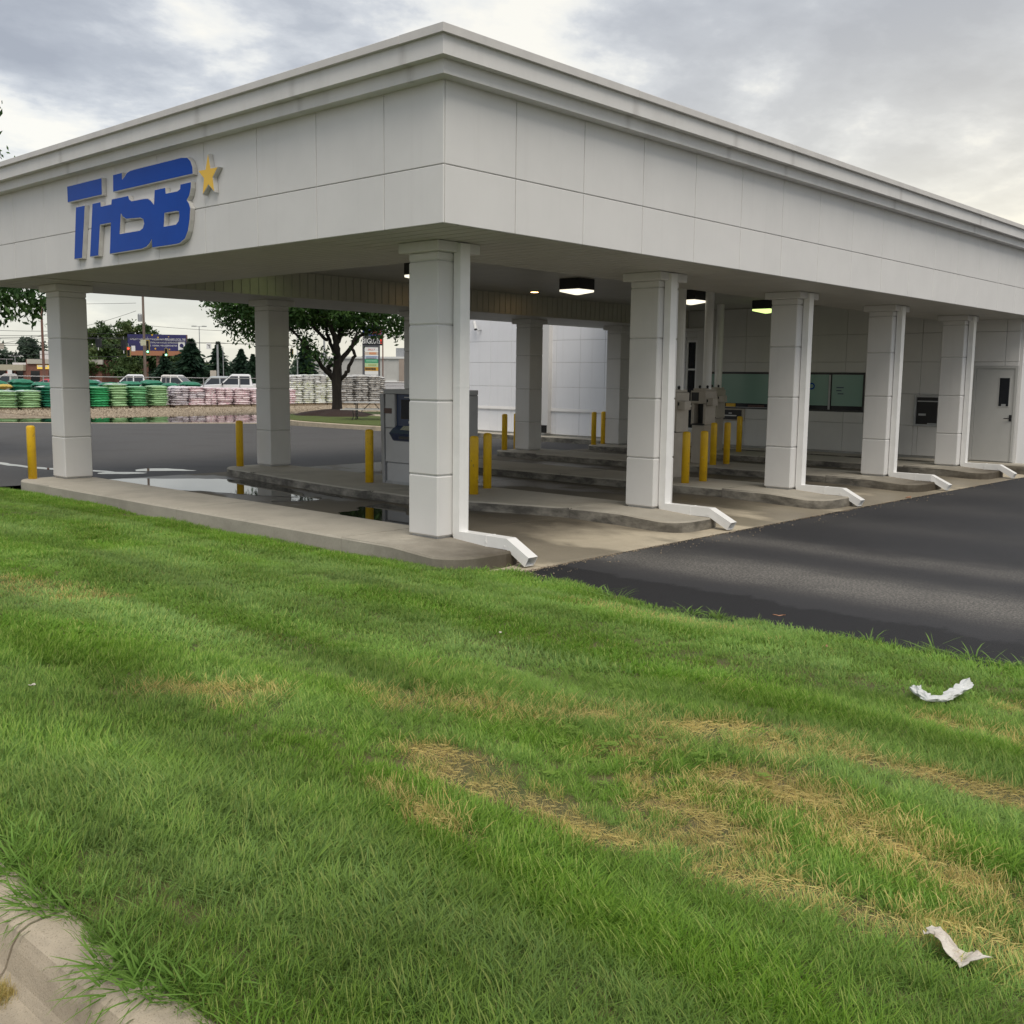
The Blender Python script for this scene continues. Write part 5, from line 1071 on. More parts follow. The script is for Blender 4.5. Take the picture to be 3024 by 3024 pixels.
# ------------------------------------------------------------------ vehicles
paint = {}
def carpaint(nm, c):
    m, b = newmat(nm); setp(b, c, 0.28); b.inputs['Coat Weight'].default_value = 0.6; b.inputs['Coat Roughness'].default_value = 0.05; return m
for nm, c in (('white', (0.74, 0.75, 0.77)), ('tan', (0.46, 0.44, 0.41)), ('red', (0.42, 0.03, 0.05)), ('silver', (0.42, 0.45, 0.47)), ('darkblue', (0.06, 0.07, 0.09)), ('cream', (0.70, 0.68, 0.64))): paint[nm] = carpaint('paint_'+nm, c)
def vehicle(nm, kind, col, loc, rz, label, cat):
    t = thing(nm, label, cat, (0, 0, 0)); P = paint[col]
    if kind == 'pickup': Ln, Wd, H, zb, hood, bed = 5.9, 2.02, 1.96, 1.10, 1.17, 1.22; c0, c1, r0, r1 = -.95, 1.55, -.78, .62; doors = [(-.72, .02), (.12, .98)]
    elif kind == 'regular': Ln, Wd, H, zb, hood, bed = 5.5, 1.98, 1.90, 1.08, 1.14, 1.18; c0, c1, r0, r1 = .0, 1.6, .15, .75; doors = [(.2, 1.05)]
    elif kind == 'suv': Ln, Wd, H, zb, hood, bed = 5.1, 2.0, 1.90, 1.08, 1.12, None; c0, c1, r0, r1 = -2.4, 1.35, -2.2, .55; doors = [(-2.1, -1.15), (-1.05, -.2), (-.1, .85)]
    else: Ln, Wd, H, zb, hood, bed = 4.8, 1.82, 1.47, .92, .95, None; c0, c1, r0, r1 = -1.75, 1.05, -.95, .15; doors = [(-1.1, -.35), (-.25, .5)]
    h2 = Wd/2; e = Ln/2
    side = [(-e, .42), (-e, bed or zb-.05), (-e+.05, (bed or zb))] + ([(c0-.05, bed)] if bed else []) + [(c0, zb), (c1, hood-.02), (e-.55, hood-.06), (e-.12, hood-.16), (e, hood-.32), (e+.02, .5), (e-.1, .38)]
    m = MB()
    # body sides pulled in slightly at the top edge for a rounded shoulder
    n = len(side); V = []
    for y, k in ((-h2, 0), (h2, 0)):
        for x, z in side: V.append((x, y*(0.965 if z > .9 else 1.0), z))
    for s_ in (-1, 1):
        for x, z in side: V.append((x*.985, s_*h2*0.90, z+(.035 if z > .9 else -.02)))
    tri = tessellate_polygon([[Vector((x, z, 0)) for x, z in side]])
    F = [(i, (i+1) % n, 2*n+(i+1) % n, 2*n+i) for i in range(n)]+[(n+i, 3*n+i, 3*n+(i+1) % n, n+(i+1) % n) for i in range(n)]+[(2*n+i, 2*n+(i+1) % n, 3*n+(i+1) % n, 3*n+i) for i in range(n)]
    F += [tuple(a) for a in tri]+[tuple(a+n for a in q[::-1]) for q in tri]
    m.add(V, F); m.build('body', P, t)
    if bed: m = MB(); m.box(-e+.1, -h2+.16, .75, c0-.12, h2-.16, bed+.045); m.build('bed_liner', MT['dark'], t)
    tw = h2*.74; bw = h2*.93; m = MB(); zt = H-.06
    ring = [(c0, -bw, zb-.02), (c1, -bw, zb-.02), (c1, bw, zb-.02), (c0, bw, zb-.02), (r0, -tw, zt), (r1, -tw, zt), (r1, tw, zt), (r0, tw, zt), (r0+.12, -tw*.86, H), (r1-.12, -tw*.86, H), (r1-.12, tw*.86, H), (r0+.12, tw*.86, H)]
    Fc = [f for i in range(4) for f in ((i, (i+1) % 4, 4+(i+1) % 4, 4+i), (4+i, 4+(i+1) % 4, 8+(i+1) % 4, 8+i))]+[(8, 9, 10, 11)]
    m.add(ring, Fc); m.build('cab', P, t)
    def quad(p, nrm_, name, mat=MT['carglass'], par=t):
        nv = Vector(nrm_).normalized(); mm = MB(); a = [Vector(q)+nv*.012 for q in p]; b = [Vector(q)-nv*.02 for q in p]
        mm.add(a+b, [(0, 1, 2, 3), (7, 6, 5, 4)]+[(i, 4+i, 4+(i+1) % 4, (i+1) % 4) for i in range(4)]); return mm.build(name, mat, par)
    def onside(x, f, s_): # point on cab side at height fraction f
        return (x, s_*(bw+(tw-bw)*f), zb-.02+(zt-zb+.02)*f)
    def edge(f, front): return (c1+(r1-c1)*f) if front else (c0+(r0-c0)*f)
    for s_ in (-1, 1):
        for k, (a, b) in enumerate(doors):
            fr = k == len(doors)-1; q = [onside(a, .12, s_), onside(min(b+.35 if fr else b, edge(.12, 1)-.13), .12, s_), onside(min(b, edge(.88, 1)-.10), .88, s_), onside(max(a, edge(.88, 0)+.08), .88, s_)]
            if s_ > 0: q = q[::-1]
            quad(q, (0, s_, .2), 'side_window')
    f0, f1 = .08, .92
    quad([(edge(f0, 1)+.004, -bw*.88, onside(0, f0, 1)[2]), (edge(f0, 1)+.004, bw*.88, onside(0, f0, 1)[2]), (edge(f1, 1)+.004, tw*.9, onside(0, f1, 1)[2]), (edge(f1, 1)+.004, -tw*.9, onside(0, f1, 1)[2])], (1, 0, .6), 'windscreen')
    quad([(edge(.2, 0)-.004, bw*.82, onside(0, .2, 1)[2]), (edge(.2, 0)-.004, -bw*.82, onside(0, .2, 1)[2]), (edge(.85, 0)-.004, -tw*.85, onside(0, .85, 1)[2]), (edge(.85, 0)-.004, tw*.85, onside(0, .85, 1)[2])], (-1, 0, .3), 'rear_window')
    for sx in (e-1.05, -e+1.2):
        for s_ in (-1, 1):
            m = MB(); V = []
            m.tube([(sx, s_*(h2-.24), .38), (sx, s_*(h2+.005), .38)], .385, 18); wh = m.build('wheel', MT['tyre'], t)
            m = MB(); m.tube([(sx, s_*(h2-.05), .38), (sx, s_*(h2+.012), .38)], .23, 14); m.build('rim', MT['steel'], wh)
    m = MB(); m.box(e-.08, -h2*.55, .62, e+.045, h2*.55, hood-.26, bev=.02); m.build('grille', MT['dark'], t)
    for s_ in (-1, 1):
        m = MB(); m.box(e-.12, min(s_*h2*.57, s_*h2*.93), hood-.46, e+.03, max(s_*h2*.57, s_*h2*.93), hood-.27, bev=.02); m.build('headlight', MT['silver'], t)
        m = MB(); m.box(c1-.32, min(s_*(bw+.02), s_*(bw+.26)), zb+.02, c1-.22, max(s_*(bw+.02), s_*(bw+.26)), zb+.24, bev=.03); m.build('mirror', MT['dark'] if col != 'silver' else P, t)
        m = MB(); m.box(-.1, min(s_*(h2-.02), s_*(h2+.02)), .93, .05, max(s_*(h2-.02), s_*(h2+.02)), .965); m.build('door_handle', MT['dark'], t)
    m = MB(); m.box(e-.05, -h2*.95, .42, e+.12, h2*.95, .62, bev=.05); m.box(-e-.1, -h2*.95, .45, -e+.05, h2*.95, .62, bev=.04); m.build('bumper', MT['steel'], t)
    t.location = loc; t.rotation_euler = (0, 0, rz); return t
LEFT = math.atan2(-rh.y, -rh.x)     # heading of something driving to the left of the picture
def gp(px, D, z=-0.22):            # a spot given by bearing and distance from the street corner
    a = (px-1512)/3119.25; p = Vector((CAM.x, CAM.y, 0))+fh*(D*1.0)+rh*(D*a); return (p.x, p.y, z)
vehicle('pickup_truck', 'pickup', 'white', tuple(Vector((38.75, 61.6, -0.08))-rh*1.1), LEFT+0.28, 'big white crew cab pickup behind the second left column, nose to the left', 'pickup truck')
vehicle('pickup_truck', 'pickup', 'white', (40.0, 82.4, -0.2), LEFT+0.35, 'white crew cab pickup between the utility pole and the billboard post', 'pickup truck')
vehicle('pickup_truck', 'pickup', 'cream', (42.3, 79.6, -0.2), LEFT+PI-0.12, 'white crew cab pickup right of the billboard post, facing right', 'pickup truck')
vehicle('suv', 'suv', 'silver', tuple(Vector((44.6, 73.4, -0.2))-rh*1.5), LEFT+0.35, 'silver-grey car peeking over the big white pickup bonnet', 'car')
vehicle('pickup_truck', 'regular', 'tan', (30.6, 85.0, -0.2), LEFT+0.10, 'pale tan single cab pickup at the left edge in front of the store', 'pickup truck')
vehicle('sedan', 'sedan', 'red', (34.6, 88.3, -0.2), LEFT+0.3, 'red car half hidden by the far left column', 'car')
vehicle('sedan', 'sedan', 'silver', (34.2, 78.1, -0.2), LEFT+PI, 'grey saloon roof showing right of the far left column', 'car')

# ------------------------------------------------------------------ fence, poles, wires, signals and signs beyond
t = thing('rail_fence', 'grey pipe fence with wire mesh behind the green bag stacks', 'fence', (26, 63, -0.2))
fp = [Vector((17.5, 62.3, 0)), Vector((40.5, 57.2, 0))]
d = (fp[1]-fp[0]); n = 9
for k in range(n+1):
    p = fp[0]+d*(k/n); m = MB(); m.tube([(p.x, p.y, -.3), (p.x, p.y, 1.62)], .035, 6); m.build('post', MT['steel'], t)
for z in (1.58, .75): m = MB(); m.tube([(fp[0].x, fp[0].y, z), (fp[1].x, fp[1].y, z)], .026, 6); m.build('rail', MT['steel'], t)
def pole_thing(nm, label, cat, p, h, r0, r1, mat, group=None):
    t = thing(nm, label, cat, p, 0, group); m = MB(); m.tube([p, (p[0], p[1], p[2]+h)], [r0, r1], 10); m.build('pole', mat, t); return t
up_ = pole_thing('utility_pole', 'tall wooden utility pole with a transformer crossing the billboard', 'utility pole', (58.9, 115.6, -.25), 14.5, .19, .13, MT['wood'])
m = MB(); m.lathe([(.05, 8.2), (.25, 8.22), (.25, 9.05), (.2, 9.15), (.02, 9.2)], 58.55, 115.85, 12); m.build('transformer', MT['steel'], up_)
m = MB(); q = Vector((58.9, 115.6, 13.6)); m.tube([q-rh*1.2, q+rh*1.2], .07, 6); m.build('cross_arm', MT['wood'], up_)
def lightpole(px, D, h, lab, arms=1):
    p = Vector(gp(px, D, -.25)); t = pole_thing('light_pole', lab, 'light pole', tuple(p), h, .10, .07, MT['steel'], 'tall car park light poles')
    m = MB()
    q = p+Vector((0, 0, h)); m.tube([q-rh*1.1, q+rh*1.1], .05, 6); m.build('arm', MT['steel'], t)
    for s_ in (-1, 1):
        c = q+rh*s_*.95; m = MB(); m.box(c.x-.35, c.y-.35, c.z-.05, c.x+.35, c.y+.35, c.z+.10); m.build('lamp_head', MT['steel'], t)
lightpole(594, 200, 11.0, 'light pole right of the billboard against the sky'); lightpole(879, 170, 10.5, 'light pole rising behind the shade tree left branches'); lightpole(53, 235, 5.6, 'distant light pole above the low store roof'); lightpole(28, 240, 5.0, 'most distant light pole at the left edge')
p = gp(958, 130, -.25); t = pole_thing('steel_mast', 'pale steel mast just left of the shade tree trunk', 'mast', p, 7.0, .14, .12, MT['steel'])
p = gp(1129, 100, -.25); t = pole_thing('thin_pole', 'thin dark pole right of the tenant sign pylon', 'pole', p, 7.6, .06, .06, MT['rust'])
p = gp(136, 105, -.25); t = pole_thing('dark_pole', 'dark pole along the left edge of the far left column', 'pole', p, 9.5, .14, .10, MT['rust'])
for z in (3.4, 4.6): m = MB(); q = Vector(p)+Vector((0, 0, z)); m.tube([q-rh*.9, q], .03, 5); m.build('arm', MT['dark'], t)
p = gp(646, 115, -.25); mast = pole_thing('signal_mast', 'pale steel signal mast left of the second left column', 'mast', p, 5.3, .13, .10, MT['steel'])
p = gp(662, 150, -.25); pole_thing('thin_pole', 'thin grey pole beside the second left column', 'pole', p, 6.0, .06, .05, MT['steel'])
def wire(nm, pts, lab, r=.022):
    P = [Vector(a) for a in pts]; Q = []
    for i in range(len(P)-1):
        sag = (P[i+1]-P[i]).length*.012
        for k in range(10): t_ = k/10; Q.append(P[i].lerp(P[i+1], t_)-Vector((0, 0, 4*sag*t_*(1-t_))))
    Q.append(P[-1]); m = MB(); m.tube(Q, r, 5); tag(m.build(nm, MT['dark']), lab, 'wire', 'overhead wires')
def ap(px, pv, D):
    a = (px-1512)/3119.25; b = (1512-pv)/3119.25; v = fw+r2*a+u2*b; return CAM+v*D
wire('overhead_wire', [ap(-300, 880, 128), ap(402, 895, 130)], 'thin wire from the utility pole top towards the left')
wire('overhead_wire', [ap(-300, 1065, 128), ap(280, 956, 129), ap(402, 918, 130)], 'thin wire dropping left from the utility pole')
wire('overhead_wire', [ap(402, 958, 130), ap(780, 980, 130), ap(1300, 990, 130)], 'thin wire running right from the utility pole over the billboard')
for k, (a, b) in enumerate(((963, 978), (983, 990), (995, 993), (1012, 1018), (1040, 1046), (1008, 1012))): wire('overhead_wire', [ap(-200, a, 105), ap(136, b, 105), ap(402, b+4, 120)], ['highest wire left of the dark pole', 'second wire left of the dark pole', 'third wire left of the dark pole', 'fourth wire left of the dark pole', 'lowest wire left of the dark pole', 'middle wire left of the dark pole'][k])
wire('span_wire', [ap(-150, 995, 112), ap(250, 998, 115), ap(400, 1000, 115), ap(646, 1012, 115), ap(900, 1020, 115)], 'span wire the traffic signals hang from')
wire('overhead_wire', [ap(402, 1006, 128), ap(800, 1012, 128)], 'thin wire low on the right side of the utility pole')
MT['sigyellow'] = simple('signal_yellow', (0.42, 0.30, 0.06), rough=0.5); MT['sigback'] = simple('signal_black', (0.012, 0.014, 0.018), rough=0.6)
def signal(px, top, bot, D, lab, lit=None, back=False, w=.36):
    a = ap(px, top, D); b = ap(px, bot, D); h = a.z-b.z; c = (a+b)/2
    t = thing('traffic_signal', lab, 'traffic signal', c, 0, 'traffic signals over the junction'); m = MB()
    def bx(mb, l0, d0, z0, l1, d1, z1):
        V = []
        for z in (z0, z1):
            for l, dd in ((l0, d0), (l1, d0), (l1, d1), (l0, d1)): p = Vector((c.x, c.y, 0))+rh*l+fh*dd; V.append((p.x, p.y, z))
        mb.add(V, [(3, 2, 1, 0), (4, 5, 6, 7), (0, 1, 5, 4), (1, 2, 6, 5), (2, 3, 7, 6), (3, 0, 4, 7)])
    z0, z1 = b.z, a.z
    bx(m, -w/2, 0, z0, w/2, .22, z1); m.build('housing', MT['sigback'] if back else MT['sigyellow'], t)
    if back:
        for s_ in (-1, 1): mm = MB(); bx(mm, s_*w*.72-.06, -.05, z0+.1*h, s_*w*.72+.06, .3, z1-.05*h); mm.build('backplate', MT['sigback'], t)
    else:
        mm = MB(); bx(mm, -w*.40, -.012, z0+.05*h, w*.40, -.002, z1-.05*h); mm.build('front_plate', MT['sigback'], t)
        for k in range(3):
            zc_ = z1-h*(.18+.32*k); on = lit and lit[0] == k; mm = MB(); pc = Vector((c.x, c.y, zc_))-fh*.03; mm.tube([pc+fh*.02, pc-fh*.01], w*.30, 12); mm.build('signal_lens', lit[1] if on else MT['cavity'], t)
            mm = MB(); mm.tube([pc+fh*.015+Vector((0, 0, w*.33)), pc-fh*.2+Vector((0, 0, w*.28))], .03, 6); mm.build('visor', MT['sigback'], t)
    mm = MB(); mm.tube([(c.x, c.y, z1), (c.x, c.y, z1+.35)], .025, 6); mm.build('hanger', MT['steel'], t)
    if back: mm = MB(); mm.tube([(c.x, c.y, z0-.3), (c.x, c.y, z0)], .04, 6); mm.build('lower_hanger', MT['white'], t)
signal(290, 1000, 1026, 115, 'dark back of a traffic signal against the trees, leftmost', back=True, w=.30)
signal(365, 1003, 1035, 115, 'dark back of a traffic signal at the billboard left end', back=True, w=.30)
signal(379.5, 1024, 1053, 112, 'traffic signal showing a red arrow at the billboard lower left', (0, MT['red']), w=.36)
signal(436, 1004, 1046, 112, 'traffic signal with green light and dark back panel right of the utility pole', (2, MT['green']), w=.34)
signal(490.5, 1029, 1052, 112, 'traffic signal with green light at the billboard lower right', (2, MT['green']), w=.34)
signal(861, 1030, 1054, 112, 'traffic signal just right of the second left column', w=.30)
def board(nm, lab, cat, px0, v0, px1, v1, D, mat, posts=(), yaw=0.0, depth=.08, group=None):
    A = ap(px0, v1, D); Bq = ap(px1, v1, D); h = ap(px0, v0, D).z-A.z; t = thing(nm, lab, cat, (A+Bq)/2, 0, group)
    return t, A, Bq, h
def slab(mb, o, ux, w, z0, z1, d0, d1):
    n_ = Vector((ux.y, -ux.x, 0)); V = []
    for z in (z0, z1):
        for l, dd in ((0, d0), (w, d0), (w, d1), (0, d1)): p = Vector((o.x, o.y, 0))+ux*l+n_*dd; V.append((p.x, p.y, z))
    mb.add(V, [(3, 2, 1, 0), (4, 5, 6, 7), (0, 1, 5, 4), (1, 2, 6, 5), (2, 3, 7, 6), (3, 0, 4, 7)])
# billboard
BL, BR = Vector((101.9, 202.6, 0)), Vector((110.2, 193.6, 0)); ux = (BR-BL).normalized(); bw_ = (BR-BL).length
zb0, zb1, zs0 = 6.65, 10.0, 5.65; bb = thing('billboard', 'wide dark blue billboard on a brown post above the parked trucks', 'billboard', (105.4, 198.0, -.25))
MT['bbblue'] = simple('billboard_blue', (0.03, 0.028, 0.13), (0.025, 0.022, 0.10), .4, 0.6); MT['skirt'] = simple('billboard_skirt', (0.42, 0.18, 0.10), rough=0.6)
m = MB(); slab(m, BL, ux, bw_, zb0, zb1, -.3, 0); m.build('panel', MT['bbblue'], bb)
m = MB(); slab(m, BL+ux*.4, ux, bw_-.8, zs0, zb0, -.3, -.02); m.build('skirt', MT['skirt'], bb)
m = MB(); slab(m, BL+ux*bw_, ux, .12, zs0+.3, zb1, -.5, .02); m.build('end_trim', MT['rust'], bb)
nb = Vector((ux.y, -ux.x, 0)); cpos = BL+ux*(bw_*.485)-nb*.9
m = MB(); m.tube([(cpos.x, cpos.y, -.3), (cpos.x, cpos.y, zs0+.1)], .38, 14); m.build('post', MT['rust'], bb)
m = MB(); slab(m, BL+ux*(bw_*.86), ux, bw_*.115, zb0+.15, zb0+1.95, 0.0, .02); m.build('emblem_card', MT['white'], bb)
ec = BL+ux*(bw_*.9175)+nb*.03; m = MB(); V = [(ec.x+ux.x*.42*math.cos(a), ec.y+ux.y*.42*math.cos(a), zb0+1.12+.42*math.sin(a)) for a in np.linspace(0, 2*PI, 24, endpoint=False)]; m.add(V, [tuple(range(24))]); m.build('emblem', MT['bbblue'], bb)
def bbt(txt, f0, f1, z, h): 
    o_ = BL+ux*(bw_*f0)+nb*.012; text_obj(txt, h, MT['white'], bb, (o_.x, o_.y, z), ux, (0, 0, 1), bw_*(f1-f0), 'billboard_lettering')
bbt('INTEGRITY WORKERS BUT BUILDERS FROM', .045, .625, zb1-1.18, .34); bbt('PIPELINERS LOCAL 798!', .64, .985, zb1-1.25, .48)
bbt('DEMAND OUR STATES, FOR A SKILLED, EXPERIENCED', .20, .855, zb1-1.86, .36); bbt('WORKFORCE.  INDIANA, YOU DESERVE BETTER.', .22, .845, zb1-2.50, .36)
for fx, zz_, rr in ((.42, zb1-.1, .26), (.52, zb1-.60, .24), (.70, zb1-.45, .15), (.47, zb0+.42, .26), (.71, zb0+.30, .2)):
    c = BL+ux*(bw_*fx)+nb*.014; V = []
    for k in range(10): a = PI/2+k*PI/5; q = rr if k % 2 == 0 else rr*.42; V.append((c.x+ux.x*q*math.cos(a), c.y+ux.y*q*math.cos(a), zz_+q*math.sin(a)))
    m = MB(); m.add(V, [tuple(range(10))]); m.build('gold_star', MT['gold'], bb)
# small regulatory signs
def smallsign(px, v0, v1, wpx, D, lab, mat, arrow=False, post=True, nm='road_sign'):
    A = ap(px-wpx/2, v1, D); zt = ap(px, v0, D).z; t = thing(nm, lab, 'road sign', (A.x, A.y, -.25), 0, 'small signs around the junction'); w_ = wpx*D/3119.25
    m = MB(); slab(m, A, rh, w_, A.z, zt, -.03, 0); m.build('plate', mat, t)
    if post: c = A+rh*w_*.5; m = MB(); m.tube([(c.x+fh.x*.05, c.y+fh.y*.05, -.25), (c.x+fh.x*.05, c.y+fh.y*.05, zt-.02)], .03, 6); m.build('sign_post', MT['steel'], t)
    if arrow:
        nn = Vector((rh.y, -rh.x, 0)); o_ = A+nn*.004; h_ = zt-A.z
        def P2(a, b): q = o_+rh*w_*a; return (q.x, q.y, A.z+h_*b)
        m = MB(); m.add([P2(.56, .2), (P2(.68, .2)), P2(.68, .62), P2(.56, .55), P2(.35, .82), P2(.30, .62), P2(.62, .74), P2(.18, .70), P2(.42, .55)], [(0, 1, 2, 3), (2, 6, 5, 3), (4, 7, 8)]); m.build('arrow', MT['dark'], t)
smallsign(617, 1013, 1031, 14, 110, 'white left-turn arrow sign hanging by the signal mast', MT['white'], True, False)
smallsign(630, 1094, 1115, 18, 100, 'blank back of a sign on a post below the turn arrow sign', MT['beige'])
smallsign(29, 1092, 1108, 13, 100, 'white sign on a post in front of the store at the left edge', MT['white'])
smallsign(5, 1013, 1030, 14, 110, 'pinkish sign plate cut by the left edge', MT['plaque'] if False else MT['beige'], False, False)
smallsign(423, 1003, 1020, 16, 110, 'pale sign plate hanging in front of the billboard', MT['key'], False, False)
smallsign(394, 1021, 1037, 11, 111, 'small white sign plate beside the red signal', MT['white'], False, False)
# tenant sign pylon
A = ap(1070.5, 1106, 150); A.z = -.25; pw = 59*150/3119.25; py = thing('sign_pylon', 'tall shopping centre sign pylon seen under the shade tree crown', 'sign', (A.x, A.y, -.25)); mm_ = 150/3119.25
nf = Vector((rh.y, -rh.x, 0))
MT['pylgrey'] = simple('pylon_grey', (0.10, 0.10, 0.115), rough=0.5)
def zp(v): return ap(1100, v, 150).z
m = MB(); slab(m, A, rh, 7*mm_, -.25, zp(1020), -.35, 0); slab(m, A+rh*47*mm_, rh, 4*mm_, -.25, zp(1020), -.35, 0); slab(m, A, rh, 51*mm_, zp(1026), zp(1020), -.35, 0.01); m.build('pylon_frame', MT['pylgrey'], py)
def cab(nm, u0, u1, v0, v1, mat, dd=.03):
    mm = MB(); slab(mm, A+rh*(u0-1070.5)*mm_, rh, (u1-u0)*mm_, zp(v1), zp(v0), -.25, dd); return mm.build(nm, mat, py)
cab('store_cabinet', 1070.5, 1129, 998, 1020, MT['sigback']); cab('top_cabinet', 1071, 1128, 966, 992, simple('pylon_blue', (0.03, 0.05, 0.22), rough=.5)); cab('spacer', 1073, 1126, 992, 998, MT['pylgrey'], .0)
cab('crest_cabinet', 1090, 1112, 958, 966, MT['sigback'])
o_ = A+rh*.2*mm_+nf*.04; text_obj('BIG', 15*mm_, MT['white'], py, (o_.x, o_.y, zp(1015)), rh, (0, 0, 1), 25*mm_, 'store_lettering'); o_ = A+rh*27*mm_+nf*.04; text_obj('LOTS', 15*mm_, MT['white'], py, (o_.x, o_.y, zp(1015)), rh, (0, 0, 1), 25*mm_, 'store_lettering')
o_ = A+rh*53*mm_+nf*.04; text_obj('!', 15*mm_, glow('sign_red', (0.8, 0.06, 0.03), 0.3), py, (o_.x, o_.y, zp(1015)), rh, (0, 0, 1), 4*mm_, 'store_lettering')
def bars(u0, u1, v0, v1, mat, n=5, seed=0):
    rr = random.Random(seed); mm = MB(); u = u0
    while u < u1-1.2:
        w_ = rr.uniform(1.6, 3.4); slab(mm, A+rh*(u-1070.5)*mm_, rh, min(w_, u1-u)*mm_, zp(v1), zp(v0), .03, .045); u += w_+.8
    mm.build('faded_print', mat, py)
ored = simple('pylon_red', (0.62, 0.09, 0.06), rough=.5); oor = simple('pylon_orange', (0.70, 0.25, 0.08), rough=.5)
bars(1090, 1098, 978, 988, MT['white'], seed=1); bars(1100, 1126, 975, 988, ored, seed=2)
for k, (v0, v1, mt) in enumerate(((1026.5, 1038, MT['white']), (1039.5, 1048.5, simple('pylon_peach', (0.66, 0.55, 0.47), rough=.5)), (1050, 1060, simple('pylon_pale_blue', (0.52, 0.58, 0.68), rough=.5)), (1061, 1072, simple('pylon_green', (0.05, 0.34, 0.17), rough=.5)), (1072.5, 1083, simple('pylon_lime', (0.50, 0.66, 0.36), rough=.5)), (1084, 1095, simple('pylon_amber', (0.70, 0.38, 0.04), rough=.5)), (1096, 1106, MT['white']))): cab('tenant_panel', 1077.5, 1117, v0, v1, mt)
o_ = A+rh*16*mm_+nf*.04; text_obj('SALLY', 5.5*mm_, ored, py, (o_.x, o_.y, zp(1035)), rh, (0, 0, 1), 22*mm_, 'tenant_lettering')
bars(1091, 1112, 1040.5, 1047, oor, seed=3); bars(1082, 1113, 1052, 1055, simple('pylon_script_blue', (0.22, 0.3, 0.5), rough=.5), seed=4); bars(1082, 1112, 1056.5, 1059, MT['pylgrey'], seed=5); bars(1082, 1114, 1064, 1068, simple('pylon_mint', (0.3, 0.6, 0.42), rough=.5), seed=6); bars(1088, 1112, 1076, 1080, simple('pylon_olive', (0.4, 0.4, 0.15), rough=.5), seed=7); bars(1079, 1110, 1086, 1093, MT['dark'], seed=8)
# long pale store behind the shade tree
def building(nm, lab, P0, P1, depth, h, mat, z0=-.25):
    ux_ = (P1-P0).normalized(); t = thing(nm, lab, 'building', (P0.x, P0.y, z0)); m = MB(); slab(m, P0, ux_, (P1-P0).length, z0, h, -depth, 0); m.build('wall', mat, t); return t, ux_
MT['pale'] = simple('pale_store_wall', (0.56, 0.55, 0.53), (0.50, 0.49, 0.47), .5, 0.8); MT['brick'] = simple('far_brick', (0.25, 0.115, 0.085), (0.19, 0.085, 0.065), 1.5, 0.85); MT['tanwall'] = simple('tan_wall', (0.40, 0.33, 0.28), (0.36, 0.29, 0.25), .6, 0.85)
P0, P1 = ap(881, 1100, 190), ap(1260, 1100, 178); st, ux_ = building('store_building', 'long low pale store building behind the shade tree and sign pylon', P0, P1, 20, ap(1000, 1060, 190).z, MT['pale'])
wl = (P1-P0).length; hh = ap(1000, 1060, 190).z
m = MB(); slab(m, P0, ux_, wl, hh, hh+.35, -20, .25); m.build('roof_trim', MT['white'], st)
for f in (.12, .30, .52, .70): m = MB(); slab(m, P0+ux_*wl*f, ux_, .3, -.25, hh, 0.0, .06); m.build('pilaster', MT['pale'], st)
m = MB(); slab(m, P0+ux_*wl*.80, ux_, wl*.2, -.25, hh-.02, 0.0, .2); m.build('tan_bay', MT['tanwall'], st)
m = MB(); slab(m, P0+ux_*wl*.66, ux_, wl*.115, -.2, 1.0, 0.0, .08); dkd = m.build('loading_bay', MT['plaque'], st); m = MB(); slab(m, P0+ux_*wl*.655, ux_, wl*.125, 1.0, 1.25, 0.0, .14); m.build('bay_lintel', MT['white'], dkd)
m = MB(); slab(m, P0+ux_*wl*.70, ux_, wl*.075, hh+.35, hh+1.9, -6, -3); m.build('roof_unit', MT['steel'], st); m = MB(); slab(m, P0+ux_*wl*.80, ux_, wl*.2, hh+.3, hh+1.3, -8, -2); slab(m, P0+ux_*wl*.80, ux_, wl*.2, hh+1.3, hh+2.0, -8.2, -1.8); m.build('roof_block', MT['dark'], st)
m = MB(); slab(m, P0+ux_*wl*.862, ux_, .6, .9, 3.6, 0.2, .3); m.build('downpipe', MT['dark'], st)
# brick shops at the left edge
P0, P1 = ap(-160, 1100, 232), ap(77, 1100, 228); s1, ux_ = building('shop_building', 'low brick shop with pale fascia at the left edge', P0, P1, 18, ap(40, 1079, 230).z, MT['brick']); wl = (P1-P0).length; hh = ap(40, 1079, 230).z
m = MB(); slab(m, P0, ux_, wl, hh-1.1, hh+.15, 0.0, .9); m.build('shop_fascia', MT['tanwall'] if False else simple('pale_fascia', (0.50, 0.46, 0.35), rough=.8), s1)
for f in (.2, .45, .66, .76, .88): m = MB(); slab(m, P0+ux_*wl*f, ux_, wl*.085, -.1, hh-1.2, 0.0, .05); m.build('shop_window', MT['darkglass'], s1)
m = MB(); slab(m, P0+ux_*wl*.80, ux_, wl*.06, hh-2.0, hh-1.35, .9, .95); m.build('window_sign', ored, s1)
m = MB(); slab(m, P0+ux_*wl*.8, ux_, wl*.2, hh+.15, hh+.6, -6, -1); m.build('roof_edge', MT['white'], s1)
P0, P1 = ap(78, 1100, 228), ap(300, 1100, 224); s2, ux_ = building('shop_building', 'brick shop with yellow sign beside the far left column', P0, P1, 18, ap(110, 1062, 228).z, MT['brick']); wl = (P1-P0).length; hh = ap(110, 1062, 228).z
m = MB(); slab(m, P0+ux_*.5, ux_, wl, hh-.9, hh+.1, 0.0, .4); m.build('shop_fascia', simple('cream_fascia', (0.55, 0.52, 0.46), rough=.8), s2)
m = MB(); slab(m, P0+ux_*wl*.11, ux_, wl*.3, hh+.1, hh+1.9, -9, -2); m.build('roof_tower', MT['white'], s2)
